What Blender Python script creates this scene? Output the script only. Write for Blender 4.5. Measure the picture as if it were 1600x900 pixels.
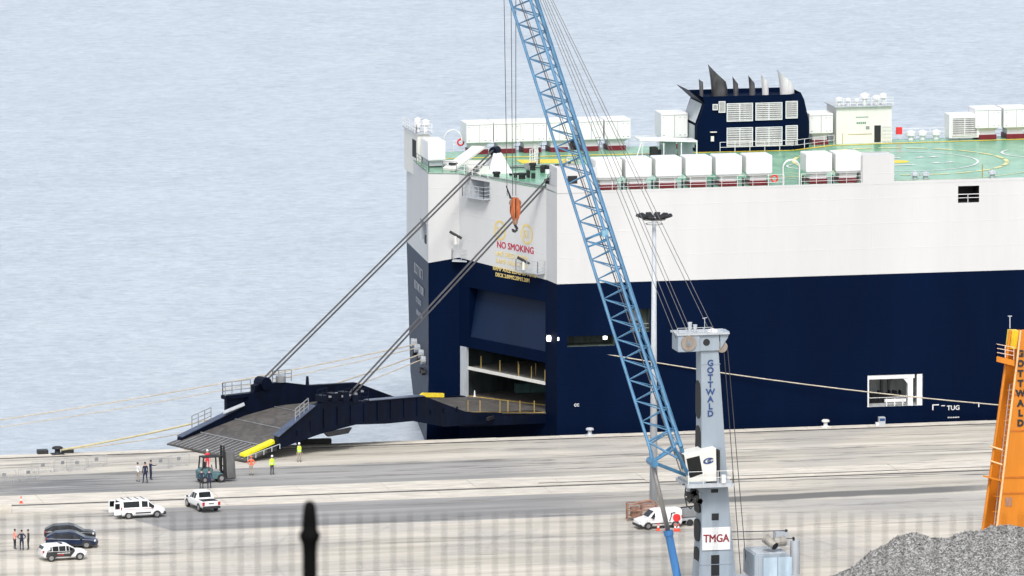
import bpy, bmesh, math, random
from mathutils import Vector, Matrix
random.seed(7)
S = bpy.context.scene
for o in list(bpy.data.objects): bpy.data.objects.remove(o)
C = S.collection
# ------------------------------------------------------------------ camera
# world axes: X runs along the quay edge, Y out to sea, Z up, quay top at z = 0
F = 14250.; TH = math.radians(12.6); PT = math.atan(0.142); H = 135.
FW = Vector((math.sin(TH)*math.cos(PT), math.cos(TH)*math.cos(PT), -math.sin(PT)))
RT = Vector((math.cos(TH), -math.sin(TH), 0.))
UP = Vector((math.sin(TH)*math.sin(PT), math.cos(TH)*math.sin(PT), math.cos(PT)))
def ray(px, py): return FW + RT*((px-800)/F) + UP*((450-py)/F)
_r = ray(873, 681.4); CAM = Vector((H/_r.z*_r.x, H/_r.z*_r.y, H))
def at(px, py, z=None, Y=None, X=None):
    """survey helper: where the sight line meets a plane of the place"""
    r = ray(px, py)
    k = (z-CAM.z)/r.z if z is not None else ((Y-CAM.y)/r.y if Y is not None else (X-CAM.x)/r.x)
    return CAM + r*k
def onplane(px, py, p, n):
    r = ray(px, py); n = Vector(n); p = Vector(p)
    return CAM + r*((p-CAM).dot(n)/r.dot(n))
cd = bpy.data.cameras.new('camera'); cam = bpy.data.objects.new('camera', cd); C.objects.link(cam)
cd.sensor_width = 36; cd.lens = 36*F/1600; cd.clip_start = 1; cd.clip_end = 60000
cam.matrix_world = Matrix.Translation(CAM) @ Matrix((RT, UP, -FW)).transposed().to_4x4()
cd.dof.use_dof = True; cd.dof.focus_distance = 850; cd.dof.aperture_fstop = 3.3
S.camera = cam
# ------------------------------------------------------------------ sky, sun, exposure
SUN_EL, SUN_AZ = math.radians(50), math.radians(194)      # azimuth clockwise from +Y
w = bpy.data.worlds.new('World'); S.world = w; w.use_nodes = True
nt = w.node_tree; bg = nt.nodes['Background']
sk = nt.nodes.new('ShaderNodeTexSky'); sk.sky_type = 'NISHITA'; sk.sun_disc = False
sk.sun_elevation = SUN_EL; sk.sun_rotation = SUN_AZ
sk.air_density = 1.0; sk.dust_density = 3.0; sk.ozone_density = 1.0; sk.altitude = 100
hs = nt.nodes.new('ShaderNodeHueSaturation'); hs.inputs['Saturation'].default_value = 0.42
nt.links.new(sk.outputs[0], hs.inputs['Color']); nt.links.new(hs.outputs[0], bg.inputs[0])
bg.inputs[1].default_value = 0.15
ld = bpy.data.lights.new('sun', 'SUN'); ld.energy = 1.5; ld.angle = math.radians(18); ld.color = (1, .965, .92)
sun = bpy.data.objects.new('sun', ld); C.objects.link(sun)
sd = Vector((math.sin(SUN_AZ)*math.cos(SUN_EL), math.cos(SUN_AZ)*math.cos(SUN_EL), math.sin(SUN_EL)))
sun.rotation_euler = sd.to_track_quat('Z', 'Y').to_euler()
S.view_settings.view_transform = 'Standard'; S.view_settings.look = 'None'
S.view_settings.exposure = 0.64; S.view_settings.gamma = 1
S.render.engine = 'CYCLES'
# ------------------------------------------------------------------ materials
class N:
    def __init__(s, name):
        s.m = bpy.data.materials.new(name); s.m.use_nodes = True; s.t = s.m.node_tree
        s.b = s.t.nodes['Principled BSDF']; s.co = None
    def n(s, ty, **k):
        x = s.t.nodes.new(ty)
        for a, v in k.items(): setattr(x, a, v)
        return x
    def set(s, sock, v):
        if isinstance(v, bpy.types.NodeSocket): s.t.links.new(v, sock)
        else:
            if isinstance(v, (tuple, list)) and len(v) == 3 and sock.type == 'RGBA': v = (*v, 1)
            sock.default_value = v
    def math(s, op, a, b=0., c=None):
        x = s.n('ShaderNodeMath', operation=op); s.set(x.inputs[0], a); s.set(x.inputs[1], b)
        if c is not None: s.set(x.inputs[2], c)
        return x.outputs[0]
    def obj(s, scale=(1,1,1)):
        if s.co is None: s.co = s.n('ShaderNodeNewGeometry').outputs['Position']
        x = s.n('ShaderNodeVectorMath', operation='MULTIPLY'); s.set(x.inputs[0], s.co); x.inputs[1].default_value = scale
        return x.outputs[0]
    def noise(s, sc=1., scale=(1,1,1), detail=4, rough=.55, dist=0):
        x = s.n('ShaderNodeTexNoise'); s.set(x.inputs['Vector'], s.obj(scale)); x.inputs['Scale'].default_value = sc
        x.inputs['Detail'].default_value = detail; x.inputs['Roughness'].default_value = rough; x.inputs['Distortion'].default_value = dist
        return x.outputs[0]
    def ramp(s, f, a, b):       # smooth 0..1 between a and b
        x = s.n('ShaderNodeMapRange', interpolation_type='SMOOTHSTEP'); s.set(x.inputs[0], f)
        x.inputs[1].default_value = a; x.inputs[2].default_value = b; return x.outputs[0]
    def mix(s, f, a, b, bt='MIX'):
        x = s.n('ShaderNodeMix', data_type='RGBA', blend_type=bt); s.set(x.inputs[0], f); s.set(x.inputs[6], a); s.set(x.inputs[7], b)
        return x.outputs[2]
    def bump(s, h, st=.3, d=.05):
        x = s.n('ShaderNodeBump'); s.set(x.inputs['Height'], h); x.inputs['Strength'].default_value = st; x.inputs['Distance'].default_value = d
        s.t.links.new(x.outputs[0], s.b.inputs['Normal'])
    def out(s, col, r=.6, metal=0., spec=None):
        s.set(s.b.inputs['Base Color'], col); s.set(s.b.inputs['Roughness'], r); s.b.inputs['Metallic'].default_value = metal
        if spec is not None: s.b.inputs['Specular IOR Level'].default_value = spec
        return s.m
def mat(name, col, r=.5, metal=0., var=.15, sc=2., stretch=(1,1,.25), spec=None, dirt=None, dirtamt=.35):
    """painted or bare surface with uneven tone, vertical streaks and a little grime"""
    q = N(name)
    a = q.noise(sc, stretch, 5, .6)
    dk = tuple(c*(1-var) for c in col); lt = tuple(min(1, c*(1+var*.6)) for c in col)
    c = q.mix(q.ramp(a, .3, .7), dk, lt)
    if dirt:
        g = q.ramp(q.noise(sc*.7, (1.3,1.3,.12), 6, .7), .55, .78)
        c = q.mix(q.math('MULTIPLY', g, dirtamt), c, dirt)
    return q.out(c, r, metal, spec)
WHITE = mat('white_paint', (.68,.685,.69), .38, var=.05, sc=.5, dirt=(.52,.47,.40), dirtamt=.16)
WHITE2 = mat('white_gloss', (.72,.72,.715), .3, var=.04, dirt=(.5,.47,.42), dirtamt=.18)
CREAM = mat('cream_white', (.66,.655,.61), .5, var=.06, dirt=(.55,.47,.36), dirtamt=.25)
GREYL = mat('light_grey_paint', (.42,.45,.48), .45, var=.12, dirt=(.25,.2,.16))
GREYM = mat('mid_grey', (.22,.23,.24), .5, var=.2)
CRANEG = mat('crane_grey', (.27,.32,.37), .45, var=.08, sc=.8, dirt=(.22,.17,.13), dirtamt=.4)
DARK = mat('dark_recess', (.010,.011,.013), .7, var=.3)  # near black, also painted in for the shade inside openings
BLACK = mat('black_rubber', (.018,.018,.02), .6, var=.3)
STEEL = mat('worn_steel', (.2,.2,.2), .4, .6, var=.3)
CABLE = mat('wire_rope', (.06,.06,.063), .6, .1, var=.2)
THINROPE = mat('thin_wire', (.06,.06,.065), .5, .2, var=.2)
RED = mat('red_paint', (.14,.004,.012), .5, var=.2)
BRIGHTRED = mat('bright_red', (.7,.03,.03), .5, var=.1)
YELLOW = mat('yellow_paint', (.75,.56,.03), .5, var=.15)
YELD = mat('faded_yellow', (.38,.27,.08), .6, var=.25)
BLUE = mat('boom_blue', (.055,.17,.30), .4, var=.25, sc=1.5, dirt=(.09,.12,.15), dirtamt=.5)
ORANGE = mat('crane_orange', (.58,.19,.008), .5, var=.08, sc=.8, dirt=(.4,.13,.03), dirtamt=.3)
HOOKOR = mat('rusty_orange', (.44,.11,.03), .65, var=.5, sc=4, dirt=(.1,.05,.03), dirtamt=.6)
RUST = mat('rust_brown', (.30,.17,.12), .7, var=.3, sc=3)
GLASS = mat('dark_glass', (.008,.01,.011), .15, var=.3, spec=.35)
TEAL = mat('forklift_teal', (.07,.15,.165), .5, var=.15, dirt=(.1,.09,.08))
GOLD = mat('gold_lettering', (.72,.56,.2), .5, var=.1)
NAVYTX = mat('navy_lettering', (.015,.05,.17), .5, var=.1)
CRIMSON = mat('crimson_lettering', (.42,.01,.05), .5, var=.1)
LETW = mat('white_lettering', (.7,.7,.7), .5, var=.1)
PALEG = mat('green_lettering', (.1,.22,.15), .5, var=.1)
ROPE = mat('mooring_rope', (.5,.45,.36), .8, var=.2)
ROPEY = mat('rope_sleeve_yellow', (.55,.48,.27), .8, var=.15)
PIPEW = mat('exhaust_white', (.7,.7,.7), .35, .2, var=.1, dirt=(.05,.05,.05), dirtamt=.9)
PIPEG = mat('exhaust_sooty', (.10,.10,.105), .4, .4, var=.6, sc=1.2)
SKIN = mat('skin', (.42,.25,.18), .6, var=.1)
def emis(name, col, st):
    q = N(name); q.b.inputs['Emission Color'].default_value = (*col, 1); q.b.inputs['Emission Strength'].default_value = st
    return q.out(col, .5)
LAMP = emis('lit_lamp', (.95,1,.97), 1.6)
def hullmat(name, col, rough, spec, streak=.18):
    q = N(name)
    n1 = q.noise(.25, (1,1,.15), 5, .6); n2 = q.noise(1.4, (1,1,.05), 4, .6)
    c = q.mix(q.ramp(n1, .3, .7), tuple(v*(.85 if col[0] < .3 else .96) for v in col), tuple(v*(1.12 if col[0] < .3 else 1.03) for v in col))
    c = q.mix(q.math('MULTIPLY', q.ramp(n2, .5, .8), streak), c, tuple(v*.82+.002 for v in col))
    br = q.n('ShaderNodeTexBrick'); sx = q.n('ShaderNodeSeparateXYZ'); q.set(sx.inputs[0], q.obj())
    cb = q.n('ShaderNodeCombineXYZ'); q.set(cb.inputs[0], q.math('ADD', sx.outputs[0], sx.outputs[1])); q.set(cb.inputs[1], sx.outputs[2])
    q.set(br.inputs['Vector'], cb.outputs[0]); br.inputs['Scale'].default_value = 1
    br.inputs['Brick Width'].default_value = 8; br.inputs['Row Height'].default_value = 2.4; br.inputs['Mortar Size'].default_value = .05
    br.inputs['Mortar Smooth'].default_value = 1
    h = q.math('ADD', q.math('MULTIPLY', br.outputs['Fac'], .6), q.math('MULTIPLY', q.noise(.5, (1,1,.6), 2), 2.2))
    q.bump(h, .35, .04)
    return q.out(c, q.math('ADD', rough, q.math('MULTIPLY', n1, .12)), 0, spec)
NAVY = hullmat('navy_hull_paint', (.0004,.005,.023), .6, .05)
HULLW = hullmat('white_hull_paint', (.545,.55,.55), .55, .2, .06)
NAVYP = hullmat('navy_door_sheen', (.004,.013,.04), .45, .2)  # hull navy made lighter, the panel's sky reflection painted in
NAVYR = mat('ramp_navy', (.0008,.0035,.014), .5, var=.4, sc=1.5, dirt=(.02,.025,.035), dirtamt=.3, spec=.15)
TRANSOM = hullmat('transom_navy_glare', (.012,.025,.055), .5, .38)  # lighter than the side navy: sea and sky glare put into the colour
def deckgreen():
    q = N('green_deck_paint')
    a = q.noise(.35, (1,.6,1), 6, .65); b = q.noise(3, (1,1,1), 4)
    c = q.mix(q.ramp(a, .3, .7), (.08,.29,.16), (.20,.44,.29)); c = q.mix(q.math('MULTIPLY', b, .25), c, (.3,.4,.34))
    return q.out(c, .26, 0, .45)
GREEN = deckgreen()
def rampsteel():
    q = N('ramp_deck_steel')
    a = q.noise(.8, (1,1,1), 7, .7, 1.2); b = q.noise(4, (1,1,1), 5, .7)
    c = q.mix(q.ramp(a, .35, .7), (.045,.043,.041), (.12,.113,.105)); c = q.mix(q.math('MULTIPLY', b, .3), c, (.17,.16,.15))
    q.bump(b, .5, .04)
    return q.out(c, .65, 0, .3)
RAMPD = rampsteel()
def quaymat():
    q = N('quay_surface')
    sx = q.n('ShaderNodeSeparateXYZ'); q.set(sx.inputs[0], q.obj()); X, Y = sx.outputs[0], sx.outputs[1]
    wob = q.math('MULTIPLY', q.math('SUBTRACT', q.noise(.12, (1,1,1), 5, .6), .5), 2.0)
    wob2 = q.math('MULTIPLY', q.math('SUBTRACT', q.noise(.5, (1,1,1), 5, .7), .5), 4.5)
    Yw = q.math('ADD', Y, wob)
    def band(v, a, b, s=.25): return q.math('MULTIPLY', q.ramp(v, a-s, a+s), q.math('SUBTRACT', 1, q.ramp(v, b-s, b+s)))
    st = q.noise(.35, (.06,1,1), 8, .65); st2 = q.noise(1.6, (.08,1,1), 6, .7); bl = q.noise(.06, (1,1,1), 7, .62); fine = q.noise(5, (1,1,1), 4, .6)
    c = q.mix(q.ramp(st, .3, .7), (.39,.365,.31), (.61,.57,.50))
    c = q.mix(q.math('MULTIPLY', q.ramp(bl, .42, .66), .55), c, (.33,.325,.315))
    # asphalt lanes
    as1 = q.math('MULTIPLY', band(Y, -22.8, -12, .12), q.math('SUBTRACT', 1, q.ramp(q.math('ADD', X, wob2), -14, 6)))
    as1 = q.math('MULTIPLY', as1, q.ramp(q.math('ADD', q.math('ADD', X, wob2), q.math('MULTIPLY', Y, .0)), -62, -50))
    lanec = q.mix(q.ramp(st, .35, .65), (.20,.205,.205), (.30,.30,.295))
    c = q.mix(q.math('MULTIPLY', as1, .85), c, lanec)
    edge = q.math('ADD', X, q.math('MULTIPLY', Y, .35))
    as2 = q.math('MULTIPLY', band(Y, -45, -32.6, .12), q.ramp(edge, -61.3, -60.8))
    as2 = q.math('MULTIPLY', as2, q.math('SUBTRACT', 1, q.ramp(q.math('ADD', X, wob2), -12, 8)))
    c = q.mix(q.math('MULTIPLY', as2, .88), c, q.mix(q.ramp(st, .35, .65), (.185,.19,.195), (.27,.27,.27)))
    # darker weathered apron left of the lane and at the edge
    wet = q.math('MULTIPLY', band(Yw, -24, -14.5, 1.4), q.math('SUBTRACT', 1, q.ramp(q.math('ADD', X, wob2), -50, -40)))
    c = q.mix(q.math('MULTIPLY', wet, q.ramp(st2, .35, .6)), c, (.13,.13,.13))
    wetr = q.math('MULTIPLY', band(q.math('ADD', Yw, q.math('MULTIPLY', X, -.05)), -41, -37.8, .5), band(q.math('ADD', X, wob2), -2, 33, 6))
    c = q.mix(q.math('MULTIPLY', wetr, q.ramp(st, .25, .5)), c, (.14,.14,.135))
    wb = q.math('MULTIPLY', band(Yw, -52, -41, 1.5), q.ramp(X, 3, 12)); c = q.mix(q.math('MULTIPLY', wb, .3), c, (.3,.305,.31))
    # oily streaks along the rails and crane wheel paths
    for y0, y1, a in ((-3.3,-2.2,.35), (-13.5,-11.5,.4), (-19.4,-18.2,.45), (-30.6,-28.9,.45), (-23.8,-22.4,.4), (-8,-5.5,.25), (-17,-15,.35), (-36,-34,.25), (-44.5,-42.5,.3), (-56,-53,.2)):
        c = q.mix(q.math('MULTIPLY', q.math('MULTIPLY', band(Yw, y0, y1, .35), q.ramp(st2, .46, .60)), a*2.1), c, (.12,.115,.11))
    sp = q.ramp(q.noise(.38, (.16,1.1,1), 7, .65, .8), .60, .69)
    c = q.mix(q.math('MULTIPLY', sp, .7), c, (.15,.145,.135))
    c = q.mix(q.math('MULTIPLY', q.ramp(fine, .5, .8), .25), c, (.28,.27,.26))
    # slab joints, hairline cracks and turning tyre marks
    jx = q.ramp(q.math('ABSOLUTE', q.math('SUBTRACT', q.math('FRACT', q.math('MULTIPLY', X, 1/7.5)), .5)), .006, .003)
    jy = q.ramp(q.math('ABSOLUTE', q.math('SUBTRACT', q.math('FRACT', q.math('MULTIPLY', Y, 1/5.2)), .5)), .03, .015)
    jm = q.math('MULTIPLY', q.math('MAXIMUM', jx, jy), q.ramp(bl, .4, .6)); c = q.mix(q.math('MULTIPLY', jm, .25), c, (.2,.19,.17))
    v = q.n('ShaderNodeTexVoronoi', feature='DISTANCE_TO_EDGE'); q.set(v.inputs['Vector'], q.obj((.35,.7,1))); v.inputs['Scale'].default_value = .25
    c = q.mix(q.math('MULTIPLY', q.math('MULTIPLY', q.ramp(v.outputs[0], .008, .003), q.ramp(st2, .5, .62)), .3), c, (.13,.125,.115))
    for (ax, ay, sp_, ph) in ((-18,-82,2.9,.1),(12,-70,3.7,.4),(-40,-75,4.3,.7)):
        d2 = q.math('SQRT', q.math('ADD', q.math('POWER', q.math('ABSOLUTE', q.math('SUBTRACT', X, ax)), 2), q.math('POWER', q.math('ABSOLUTE', q.math('SUBTRACT', Y, ay)), 2)))
        rg = q.ramp(q.math('ABSOLUTE', q.math('SUBTRACT', q.math('FRACT', q.math('ADD', q.math('MULTIPLY', d2, 1/sp_), ph)), .5)), .06, .03)
        c = q.mix(q.math('MULTIPLY', q.math('MULTIPLY', rg, q.math('MULTIPLY', q.ramp(bl, .47, .6), q.ramp(Y, -43, -48))), .2), c, (.2,.195,.185))
    q.bump(fine, .3, .02)
    return q.out(c, q.math('SUBTRACT', .85, q.math('MULTIPLY', wet, .35)), 0, .3)
QUAY = quaymat()
SLAB = mat('pale_concrete', (.56,.525,.46), .85, var=.2, sc=1.2, stretch=(.3,1,1), dirt=(.28,.26,.24), dirtamt=.4)
SLOT = mat('rail_slot_dirt', (.10,.095,.09), .8, var=.5, sc=1.5, stretch=(.3,1,1))
def watermat():
    q = N('sea_water')
    a = q.noise(.75, (.8,1.3,1), 7, .68, .3); b = q.noise(2.0, (.7,1.1,1), 5, .65, .2); big = q.noise(.01, (1,.5,1), 5, .6); med = q.noise(.12, (.6,.9,1), 5, .6)
    h = q.math('ADD', q.math('MULTIPLY', a, 1.0), q.math('MULTIPLY', b, .35))
    q.bump(h, .55, .3)
    f = q.math('ADD', q.math('MULTIPLY', q.ramp(a, .3, .7), .55), q.math('ADD', q.math('MULTIPLY', q.ramp(b, .3, .7), .3), q.math('MULTIPLY', q.ramp(med, .3, .7), .15)))
    c = q.mix(f, (.25,.30,.355), (.54,.59,.64))  # ripple light and dark and pale sky glare mixed into the water colour
    c = q.mix(q.math('MULTIPLY', q.ramp(big, .35, .65), .22), c, (.36,.415,.47))
    c = q.mix(q.math('MULTIPLY', q.ramp(a, .38, .27), .6), c, (.17,.22,.28))
    return q.out(c, .32, 0, .5)
WATER = watermat()
def gravelmat():
    q = N('grey_gravel')
    v = q.n('ShaderNodeTexVoronoi'); q.set(v.inputs['Vector'], q.obj()); v.inputs['Scale'].default_value = 8
    hv = q.n('ShaderNodeSeparateColor'); q.set(hv.inputs[0], v.outputs['Color'])
    c = q.mix(q.ramp(hv.outputs[0], 0, 1), (.06,.06,.06), (.44,.44,.43)); c = q.mix(q.math('MULTIPLY', q.noise(.5, (1,1,1), 6), .45), c, (.21,.205,.195))
    return q.out(c, .9)
GRAVEL = gravelmat()
HILL = mat('dry_hillside', (.10,.11,.05), .9, var=.4, sc=.3, stretch=(1,1,1))
# ------------------------------------------------------------------ mesh helpers
class MB:
    def __init__(s): s.v = []; s.f = []
    def add(s, vs, fs):
        k = len(s.v); s.v += [tuple(v) for v in vs]; s.f += [tuple(i+k for i in f) for f in fs]; return s
    def box(s, x0, x1, y0, y1, z0, z1, M=None):
        vs = [Vector((x, y, z)) for z in (z0, z1) for x, y in ((x0,y0),(x1,y0),(x1,y1),(x0,y1))]
        if M: vs = [M @ v for v in vs]
        return s.add(vs, [(3,2,1,0),(4,5,6,7),(0,1,5,4),(1,2,6,5),(2,3,7,6),(3,0,4,7)])
    def loft(s, rings, cap=True):
        n = len(rings[0]); vs = [p for r in rings for p in r]; fs = []
        for k in range(len(rings)-1):
            for i in range(n):
                j = (i+1) % n; fs.append((k*n+i, k*n+j, (k+1)*n+j, (k+1)*n+i))
        if cap: fs += [tuple(reversed(range(n))), tuple(range((len(rings)-1)*n, len(rings)*n))]
        return s.add(vs, fs)
    def prism(s, poly, z0, z1):           # poly of (x,y), extruded in z
        return s.loft([[(x, y, z0) for x, y in poly], [(x, y, z1) for x, y in poly]])
    def side(s, poly, y0, y1):            # poly of (x,z), extruded in y
        return s.loft([[(x, y, z) for x, z in poly] for y in (y0, y1)])
    def tube(s, p0, p1, r0, r1=None, n=8, cap=True):
        r1 = r0 if r1 is None else r1; p0 = Vector(p0); p1 = Vector(p1); d = (p1-p0).normalized()
        a = d.orthogonal().normalized(); b = d.cross(a)
        return s.loft([[p+(a*math.cos(t)+b*math.sin(t))*r for t in [2*math.pi*i/n for i in range(n)]] for p, r in ((p0, r0), (p1, r1))], cap)
    def path(s, pts, r, n=6):
        for a, b in zip(pts, pts[1:]): s.tube(a, b, r, n=n)
        return s
    def lathe(s, prof, c=(0,0,0), n=16):  # prof of (r, z)
        c = Vector(c)
        return s.loft([[c+Vector((r*math.cos(t), r*math.sin(t), z)) for t in [2*math.pi*i/n for i in range(n)]] for r, z in prof])
    def quad(s, *p): return s.add(p, [tuple(range(len(p)))])
    def slabp(s, pts, d):                 # polygon given thickness along vector d
        d = Vector(d); a = [Vector(p) for p in pts]
        return s.loft([a, [p+d for p in a]])
    def build(s, name, m, parent=None, smooth=False, world=True, kind=None, bevel=0):
        me = bpy.data.meshes.new(name); off = Vector(parent['org']) if (parent and world and 'org' in parent) else Vector((0,0,0))
        me.from_pydata([Vector(v)-off for v in s.v], [], s.f)
        for x in (m if isinstance(m, (list, tuple)) else [m]): me.materials.append(x)
        bm = bmesh.new(); bm.from_mesh(me); bmesh.ops.recalc_face_normals(bm, faces=bm.faces[:]); 
        if bevel: bmesh.ops.bevel(bm, geom=[e for e in bm.edges if len(e.link_faces) == 2 and e.calc_face_angle(0) > .6], offset=bevel, segments=2, affect='EDGES', profile=.6)
        bm.to_mesh(me); bm.free()
        if smooth: me.polygons.foreach_set('use_smooth', [True]*len(me.polygons))
        o = bpy.data.objects.new(name, me); C.objects.link(o)
        if parent:
            o.parent = parent
            if 'org' in parent: o['_o'] = 1
        if parent and 'org' in parent: o['org'] = parent['org']; del o['_o']
        if kind: o['kind'] = kind
        return o
def root(name, label, cat, loc=(0,0,0), rz=0., group=None):
    o = bpy.data.objects.new(name, None); C.objects.link(o); o.location = loc; o.rotation_euler.z = rz
    o['label'] = label; o['category'] = cat
    if group: o['group'] = group
    if rz == 0: o['org'] = tuple(loc)
    return o
def tag(o, label, cat, group=None):
    o['label'] = label; o['category'] = cat
    if group: o['group'] = group
    return o
def copy_tree(o, parent=None):
    c = o.copy(); C.objects.link(c); c.parent = parent
    for ch in [x for x in C.objects if x.parent == o]: copy_tree(ch, c)
    return c
def text(name, s, size, m, parent, p, xd, ud, ex=.02, sx=1., bold=0., align='LEFT', fat=0.):
    cu = bpy.data.curves.new('t', 'FONT'); cu.body = s; cu.size = size; cu.extrude = ex; cu.offset = bold; cu.align_x = align; cu.resolution_u = 3
    t = bpy.data.objects.new('t', cu); C.objects.link(t)
    me = bpy.data.meshes.new_from_object(t.evaluated_get(bpy.context.evaluated_depsgraph_get()))
    bpy.data.objects.remove(t); xd = Vector(xd).normalized(); ud = Vector(ud).normalized(); nd = xd.cross(ud)
    off = Vector(parent['org']) if parent and 'org' in parent else Vector((0,0,0))
    me.transform(Matrix.Translation(Vector(p)-off) @ Matrix((xd*sx, ud, nd)).transposed().to_4x4())
    if fat:
        bm = bmesh.new()
        for k, (a, b) in enumerate(((0,0),(fat,0),(fat*.5,fat*.6))):
            m2 = me.copy(); m2.transform(Matrix.Translation(xd*a+ud*b+nd*.002*k)); bm.from_mesh(m2); bpy.data.meshes.remove(m2)
        bm.to_mesh(me); bm.free()
    me.materials.clear(); me.materials.append(m); me.name = name
    o = bpy.data.objects.new(name, me); C.objects.link(o); o.parent = parent; return o
def wall(mb, p, u, L, z0, z1, holes, extra=()):   # vertical wall with rectangular holes (u0,u1,z0,z1)
    p = Vector(p); u = Vector(u).normalized()
    us = sorted({0, L, *extra, *[h[0] for h in holes], *[h[1] for h in holes]}); zs = sorted({z0, z1, *[h[2] for h in holes], *[h[3] for h in holes]})
    for a, b in zip(us, us[1:]):
        for c, d in zip(zs, zs[1:]):
            m_, n_ = (a+b)/2, (c+d)/2
            if any(h[0] < m_ < h[1] and h[2] < n_ < h[3] for h in holes): continue
            mb.quad(*[(p.x+u.x*s_, p.y+u.y*s_, z) for s_, z in ((a,c),(b,c),(b,d),(a,d))])
def cave(mb, p, u, n, u0, u1, z0, z1, d):         # open-fronted box behind a hole, n points inward
    p = Vector(p); u = Vector(u).normalized(); n = Vector(n).normalized()
    P = lambda a, z, k: p+u*a+n*(k*d)+Vector((0,0,z))
    mb.quad(P(u0,z0,1), P(u1,z0,1), P(u1,z1,1), P(u0,z1,1))
    for q in ((P(u0,z0,0),P(u1,z0,0),P(u1,z0,1),P(u0,z0,1)), (P(u0,z1,0),P(u1,z1,0),P(u1,z1,1),P(u0,z1,1)),
              (P(u0,z0,0),P(u0,z1,0),P(u0,z1,1),P(u0,z0,1)), (P(u1,z0,0),P(u1,z1,0),P(u1,z1,1),P(u1,z0,1))): mb.quad(*q)
def rail(pts, h=1.05, r=.028, step=1.5, bars=3, up=(0,0,1)):
    mb = MB(); up = Vector(up)
    for a, b in zip(pts, pts[1:]):
        a = Vector(a); b = Vector(b); L = (b-a).length; n = max(1, round(L/step))
        for i in range(n+1): q = a.lerp(b, i/n); mb.tube(q, q+up*h, r*1.2, n=4)
        for k in range(bars): z = h*(k+1)/bars; mb.tube(a+up*z, b+up*z, r, n=4)
    return mb
def sag(a, b, s, n=14):
    a = Vector(a); b = Vector(b)
    return [a.lerp(b, i/n)-Vector((0,0,4*s*(i/n)*(1-i/n))) for i in range(n+1)]
# ------------------------------------------------------------------ setting
def struct(o): o['kind'] = 'structure'; return o
SEA = -3.2
w_ = MB(); g_ = 40
xs = [-16000,-4000,-1200,-400,-150,0,150,400,1200,4000,16000]; ys = [-1.5,60,200,600,1500,4000,12000,30000]
for a, b in zip(xs, xs[1:]):
    for c, d in zip(ys, ys[1:]): w_.quad((a,c,SEA),(b,c,SEA),(b,d,SEA),(a,d,SEA))
struct(w_.build('sea', WATER))
quay = MB(); quay.box(-1500, 1500, -1200, 0, -8, 0); quay = struct(quay.build('quay', QUAY))
edge0 = MB().box(0, 5.96, -1.35, .02, 0, .06).build('coping_slab', SLAB, quay)
beam0 = MB().box(0, 7.95, -27.6, -23.0, -.02, .035).build('concrete_slab', SLAB, quay)
beam1 = MB().box(0, 9.95, -32.2, -28.9, -.02, .03).build('concrete_slab', SLAB, quay)
random.seed(3)
for src, n, x0, st in ((edge0, 24, -66, 6.0), (beam0, 20, -70, 8.0), (beam1, 7, -68, 10.0)):
    for i in range(n):
        o = src if i == 0 else src.copy()
        if i: C.objects.link(o); o.parent = quay
        o.location = (x0+i*st, random.uniform(-.02,.02), random.uniform(-.012,.012))
for y in (-1.75, -28.3):
    MB().box(-300, 300, y-.24, y+.24, 0, .012).build('rail_slot', SLOT, quay)
    MB().box(-300, 300, y-.05, y+.05, .01, .06).build('crane_rail', STEEL, quay)
MB().box(-8, 300, -26.75, -26.45, .03, .045).build('cable_slot', SLOT, quay)
hill = MB(); D0 = Vector((FW.x, FW.y, 0)).normalized(); L0 = RT
random.seed(5); rows = []
for d in [-60,-20,0,30,60,80,100,103,130,180,260,380,520,600]:
    z = 133-.166*d if d <= 103 else max(-.5, 115.9-.30*(d-103)); row = []
    for k in range(-14, 15):
        q = Vector((CAM.x, CAM.y, 0))+D0*d+L0*(k*14); row.append((q.x, q.y, z + (random.uniform(-.8,0) if abs(k) > 1 or d > 110 else 0)))
    rows.append(row)
for a, b in zip(rows, rows[1:]):
    for i in range(28): hill.quad(a[i], a[i+1], b[i+1], b[i])
struct(hill.build('hillside', HILL, smooth=True))
# ------------------------------------------------------------------ ship
ZN, ZD = 14.32, 23.05
A = Vector((.1,1.2,0)); B = Vector((-.2,4.4,0)); G = Vector((-5.9,17.1,0)); D = Vector((-8.7,18.1,0)); E = Vector((-7.6,33.4,0))
ship = root('cargo_ship', 'huge car carrier ship, navy below and white above, moored stern-first view with its ramp down', 'ship', (20,17,0))
BG = (G-B).normalized(); NBG = Vector((-BG.y, BG.x, 0)); NBG = NBG if NBG.x < 0 else -NBG      # outward
def onbg(px, py, off=0): p = onplane(px, py, B+NBG*off, NBG); return p
LBG = (G-B).length
XE = 150
# navy lower hull
h = MB()
wall(h, A, (1,0,0), XE, SEA-4, ZN, [(30.35,35.8,1.56,4.6), (1.0,5.6,8.3,9.3), (7.1,9.0,9.5,11.7)], extra=(60,100))
h.quad(A+Vector((0,0,SEA-4)), A+Vector((0,0,ZN)), B+Vector((0,0,ZN)), B+Vector((0,0,SEA-4)))
ba, bb = onbg(853,437), onbg(735,407); tB = bb-ba; zB = ba.z - ((ba-B).dot(BG))*(tB.z/tB.dot(BG)); zG = zB + LBG*(tB.z/tB.dot(BG)); 
zB = min(zB, ZN+.1)
zlin = lambda u: zB + (zG-zB)*u/LBG
wall(h, B, BG, LBG, SEA-4, 12.6, [(.15,13.6,1.5,6.35), (.15,12.3,7.4,12.2)])
h.quad(B+Vector((0,0,12.6)), G+Vector((0,0,12.6)), G+Vector((0,0,zG)), B+Vector((0,0,zB)))
h.quad(D+Vector((0,0,3)), G+Vector((0,0,3)), G+Vector((0,0,zG)), D+Vector((0,0,ZN)))
P1 = at(650,653,z=SEA); P2 = at(666,694,z=SEA); P3 = Vector((-1.5,17,SEA))
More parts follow.
